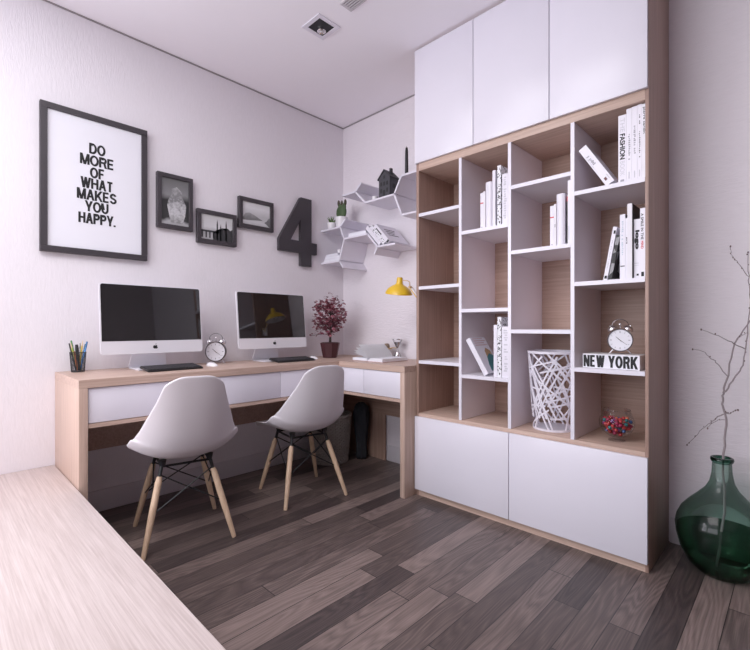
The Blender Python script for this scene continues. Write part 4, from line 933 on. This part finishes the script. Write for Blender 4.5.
# ------------------------------------------------------------------ glass demijohn with bare branch
VD = 1.752; vb = UD(722, 500, VD); vb.z = 0.0
t = thing('glass_demijohn', 'large green glass bottle vase standing on the floor right of the bookcase', 'vase', vb)
prof = [(0, .004), (.060, .0), (.082, .004), (.114, .035), (.140, .085), (.153, .138), (.1565, .176), (.151, .206), (.136, .240), (.110, .273), (.080, .305), (.055, .334), (.041, .362), (.034, .398), (.0315, .440)]
MB().lathe(prof, vb, 64).build('body', glass_green, t, smooth=80)
m = MB(); m.lathe([(.0315, .440), (.036, .445), (.039, .453), (.037, .461), (.031, .463), (.028, .459), (.0285, .448)], vb, 40); m.build('lip', glassmat('lip_glass', (.22, .42, .34), (.03, .09, .07), refl=.9), t, smooth=80)
MB().lathe([(0, .0045), (.058, .0042), (.080, .008), (.109, .038), (.135, .087), (.148, .140), (.1495, .165), (0, .165)], vb, 64).build('water', water_green, t, smooth=60)
# branch
br_p = UD(724, 453.5, VD)
inner = [Vector((vb.x-.02, vb.y+.015, .012)), Vector((vb.x+.006, vb.y-.004, .25)), Vector((vb.x+.004, vb.y, .44))]
t = thing('bare_branch', 'bare grey budding branch rising out of the green glass bottle', 'branch', inner[0])
def S(*pts): return [UD(x, y, VD+dd) for x, y, dd in pts]
def spl(ps, k=5):
    ps = [Vector(p) for p in ps]; o = []
    for i in range(len(ps)-1):
        p0, p1, p2, p3 = ps[max(i-1, 0)], ps[i], ps[i+1], ps[min(i+2, len(ps)-1)]
        for j in range(k):
            u = j/k; o.append(.5*((2*p1)+(p2-p0)*u+(2*p0-5*p1+4*p2-p3)*u*u+(3*p1-p0-3*p2+p3)*u**3))
    return o+[ps[-1]]
m = MB(); buds = MB(); rn = random.Random(4)
def limb(ps, r0, r1):
    q = spl(ps); q = [p+Vector((rn.gauss(0, .0015), rn.gauss(0, .0015), rn.gauss(0, .001))) for p in q]; n = len(q)
    m.tube(q, [.78*(r0+(r1-r0)*i/(n-1)) for i in range(n)], 6)
    if r0 < .0045:
        for i in range(3, n, 2):
            if rn.random() < .55: buds.ball(q[i]+Vector((rn.uniform(-.003, .003), 0, rn.uniform(.001, .004))), rn.uniform(.0016, .0027), (1, 1, 1.4), 6, 5)
        buds.ball(q[-1], .0030, (1, 1, 1.5), 6, 5)
fork = S((723.5, 393, 0))[0]
limb(inner+S((726, 425, 0), (722.5, 404, .0))+[fork], .0062, .0048)
limb([fork]+S((727.6, 375.6, .01), (734.4, 345, .02), (750, 321, .04), (760, 300, .0), (766, 268, -.03)), .0046, .0020)
limb([fork]+S((734, 378, -.02), (742.9, 365, -.03), (746, 341.7, -.03), (750, 301, -.02), (748.6, 276, -.02), (748, 252, -.02)), .0044, .0016)
limb(S((727, 376, .01), (716, 362, .03), (710.6, 358.6, .04), (704, 352, .05), (692, 349, .06)), .0030, .0012)
limb(S((746, 349, -.03), (734, 344, -.05), (718, 336, -.07), (702, 329.5, -.09)), .0028, .0011)
limb(S((729, 412, 0), (718, 417, .02), (710, 423, .03), (700, 431, .03), (687, 445, .04)), .0034, .0012)
limb(S((726, 420, 0), (716, 421, .03), (707, 428, .05)), .0022, .001)
limb(S((723, 410, 0), (729, 414, -.02), (733, 411, -.03), (738, 410, -.04)), .0030, .0012)
limb(S((748.6, 277, -.02), (738, 263, 0), (732, 256, .0), (730.5, 246.5, .01)), .0022, .001)
limb(S((737, 340, .02), (742, 335, .02), (748, 333, .03)), .002, .001)
m.build('stems', twig, t, smooth=70); buds.build('buds', bud, t, smooth=80)

# ------------------------------------------------------------------ light and render look
def area(name, loc, rot, sx, sy, power, col):
    l = bpy.data.lights.new(name, 'AREA'); l.shape = 'RECTANGLE'; l.size = sx; l.size_y = sy; l.energy = power; l.color = col
    o = bpy.data.objects.new(name, l); COL.objects.link(o); o.location = loc; o.rotation_euler = rot; return o
area('window_light', ((WX0+WX1)/2, YN+.03, (WZ0+WZ1)/2), (R(101), 0, 0), WX1-WX0-.1, WZ1-WZ0-.1, 54, (.92, .93, 1.0))
area('side_window_light', (.02, (WY0+WY1)/2, (WL0+WL1)/2), (0, R(-90), 0), WL1-WL0-.1, WY1-WY0-.1, 58, (.92, .93, 1.0))
area('overhead_fill_light', (1.5, -2.7, H-.03), (0, 0, 0), 1.4, 1.4, 40, (1.0, .98, 1.0))  # added fill from overhead, no fitting belongs to it
wd = bpy.data.worlds.new('world'); SC.world = wd; wd.use_nodes = True
bg_ = wd.node_tree.nodes['Background']; sk = wd.node_tree.nodes.new('ShaderNodeTexSky'); sk.sky_type = 'HOSEK_WILKIE'; sk.turbidity = 4
wd.node_tree.links.new(sk.outputs[0], bg_.inputs['Color']); bg_.inputs['Strength'].default_value = .6
SC.view_settings.view_transform = 'Standard'; SC.view_settings.look = 'None'; SC.view_settings.exposure = 0.0; SC.view_settings.gamma = 1.07
SC.cycles.use_denoising = True
SC.cycles.max_bounces = 10; SC.cycles.diffuse_bounces = 6; SC.cycles.transparent_max_bounces = 16; SC.cycles.caustics_reflective = False
SC.cycles.sample_clamp_indirect = 4
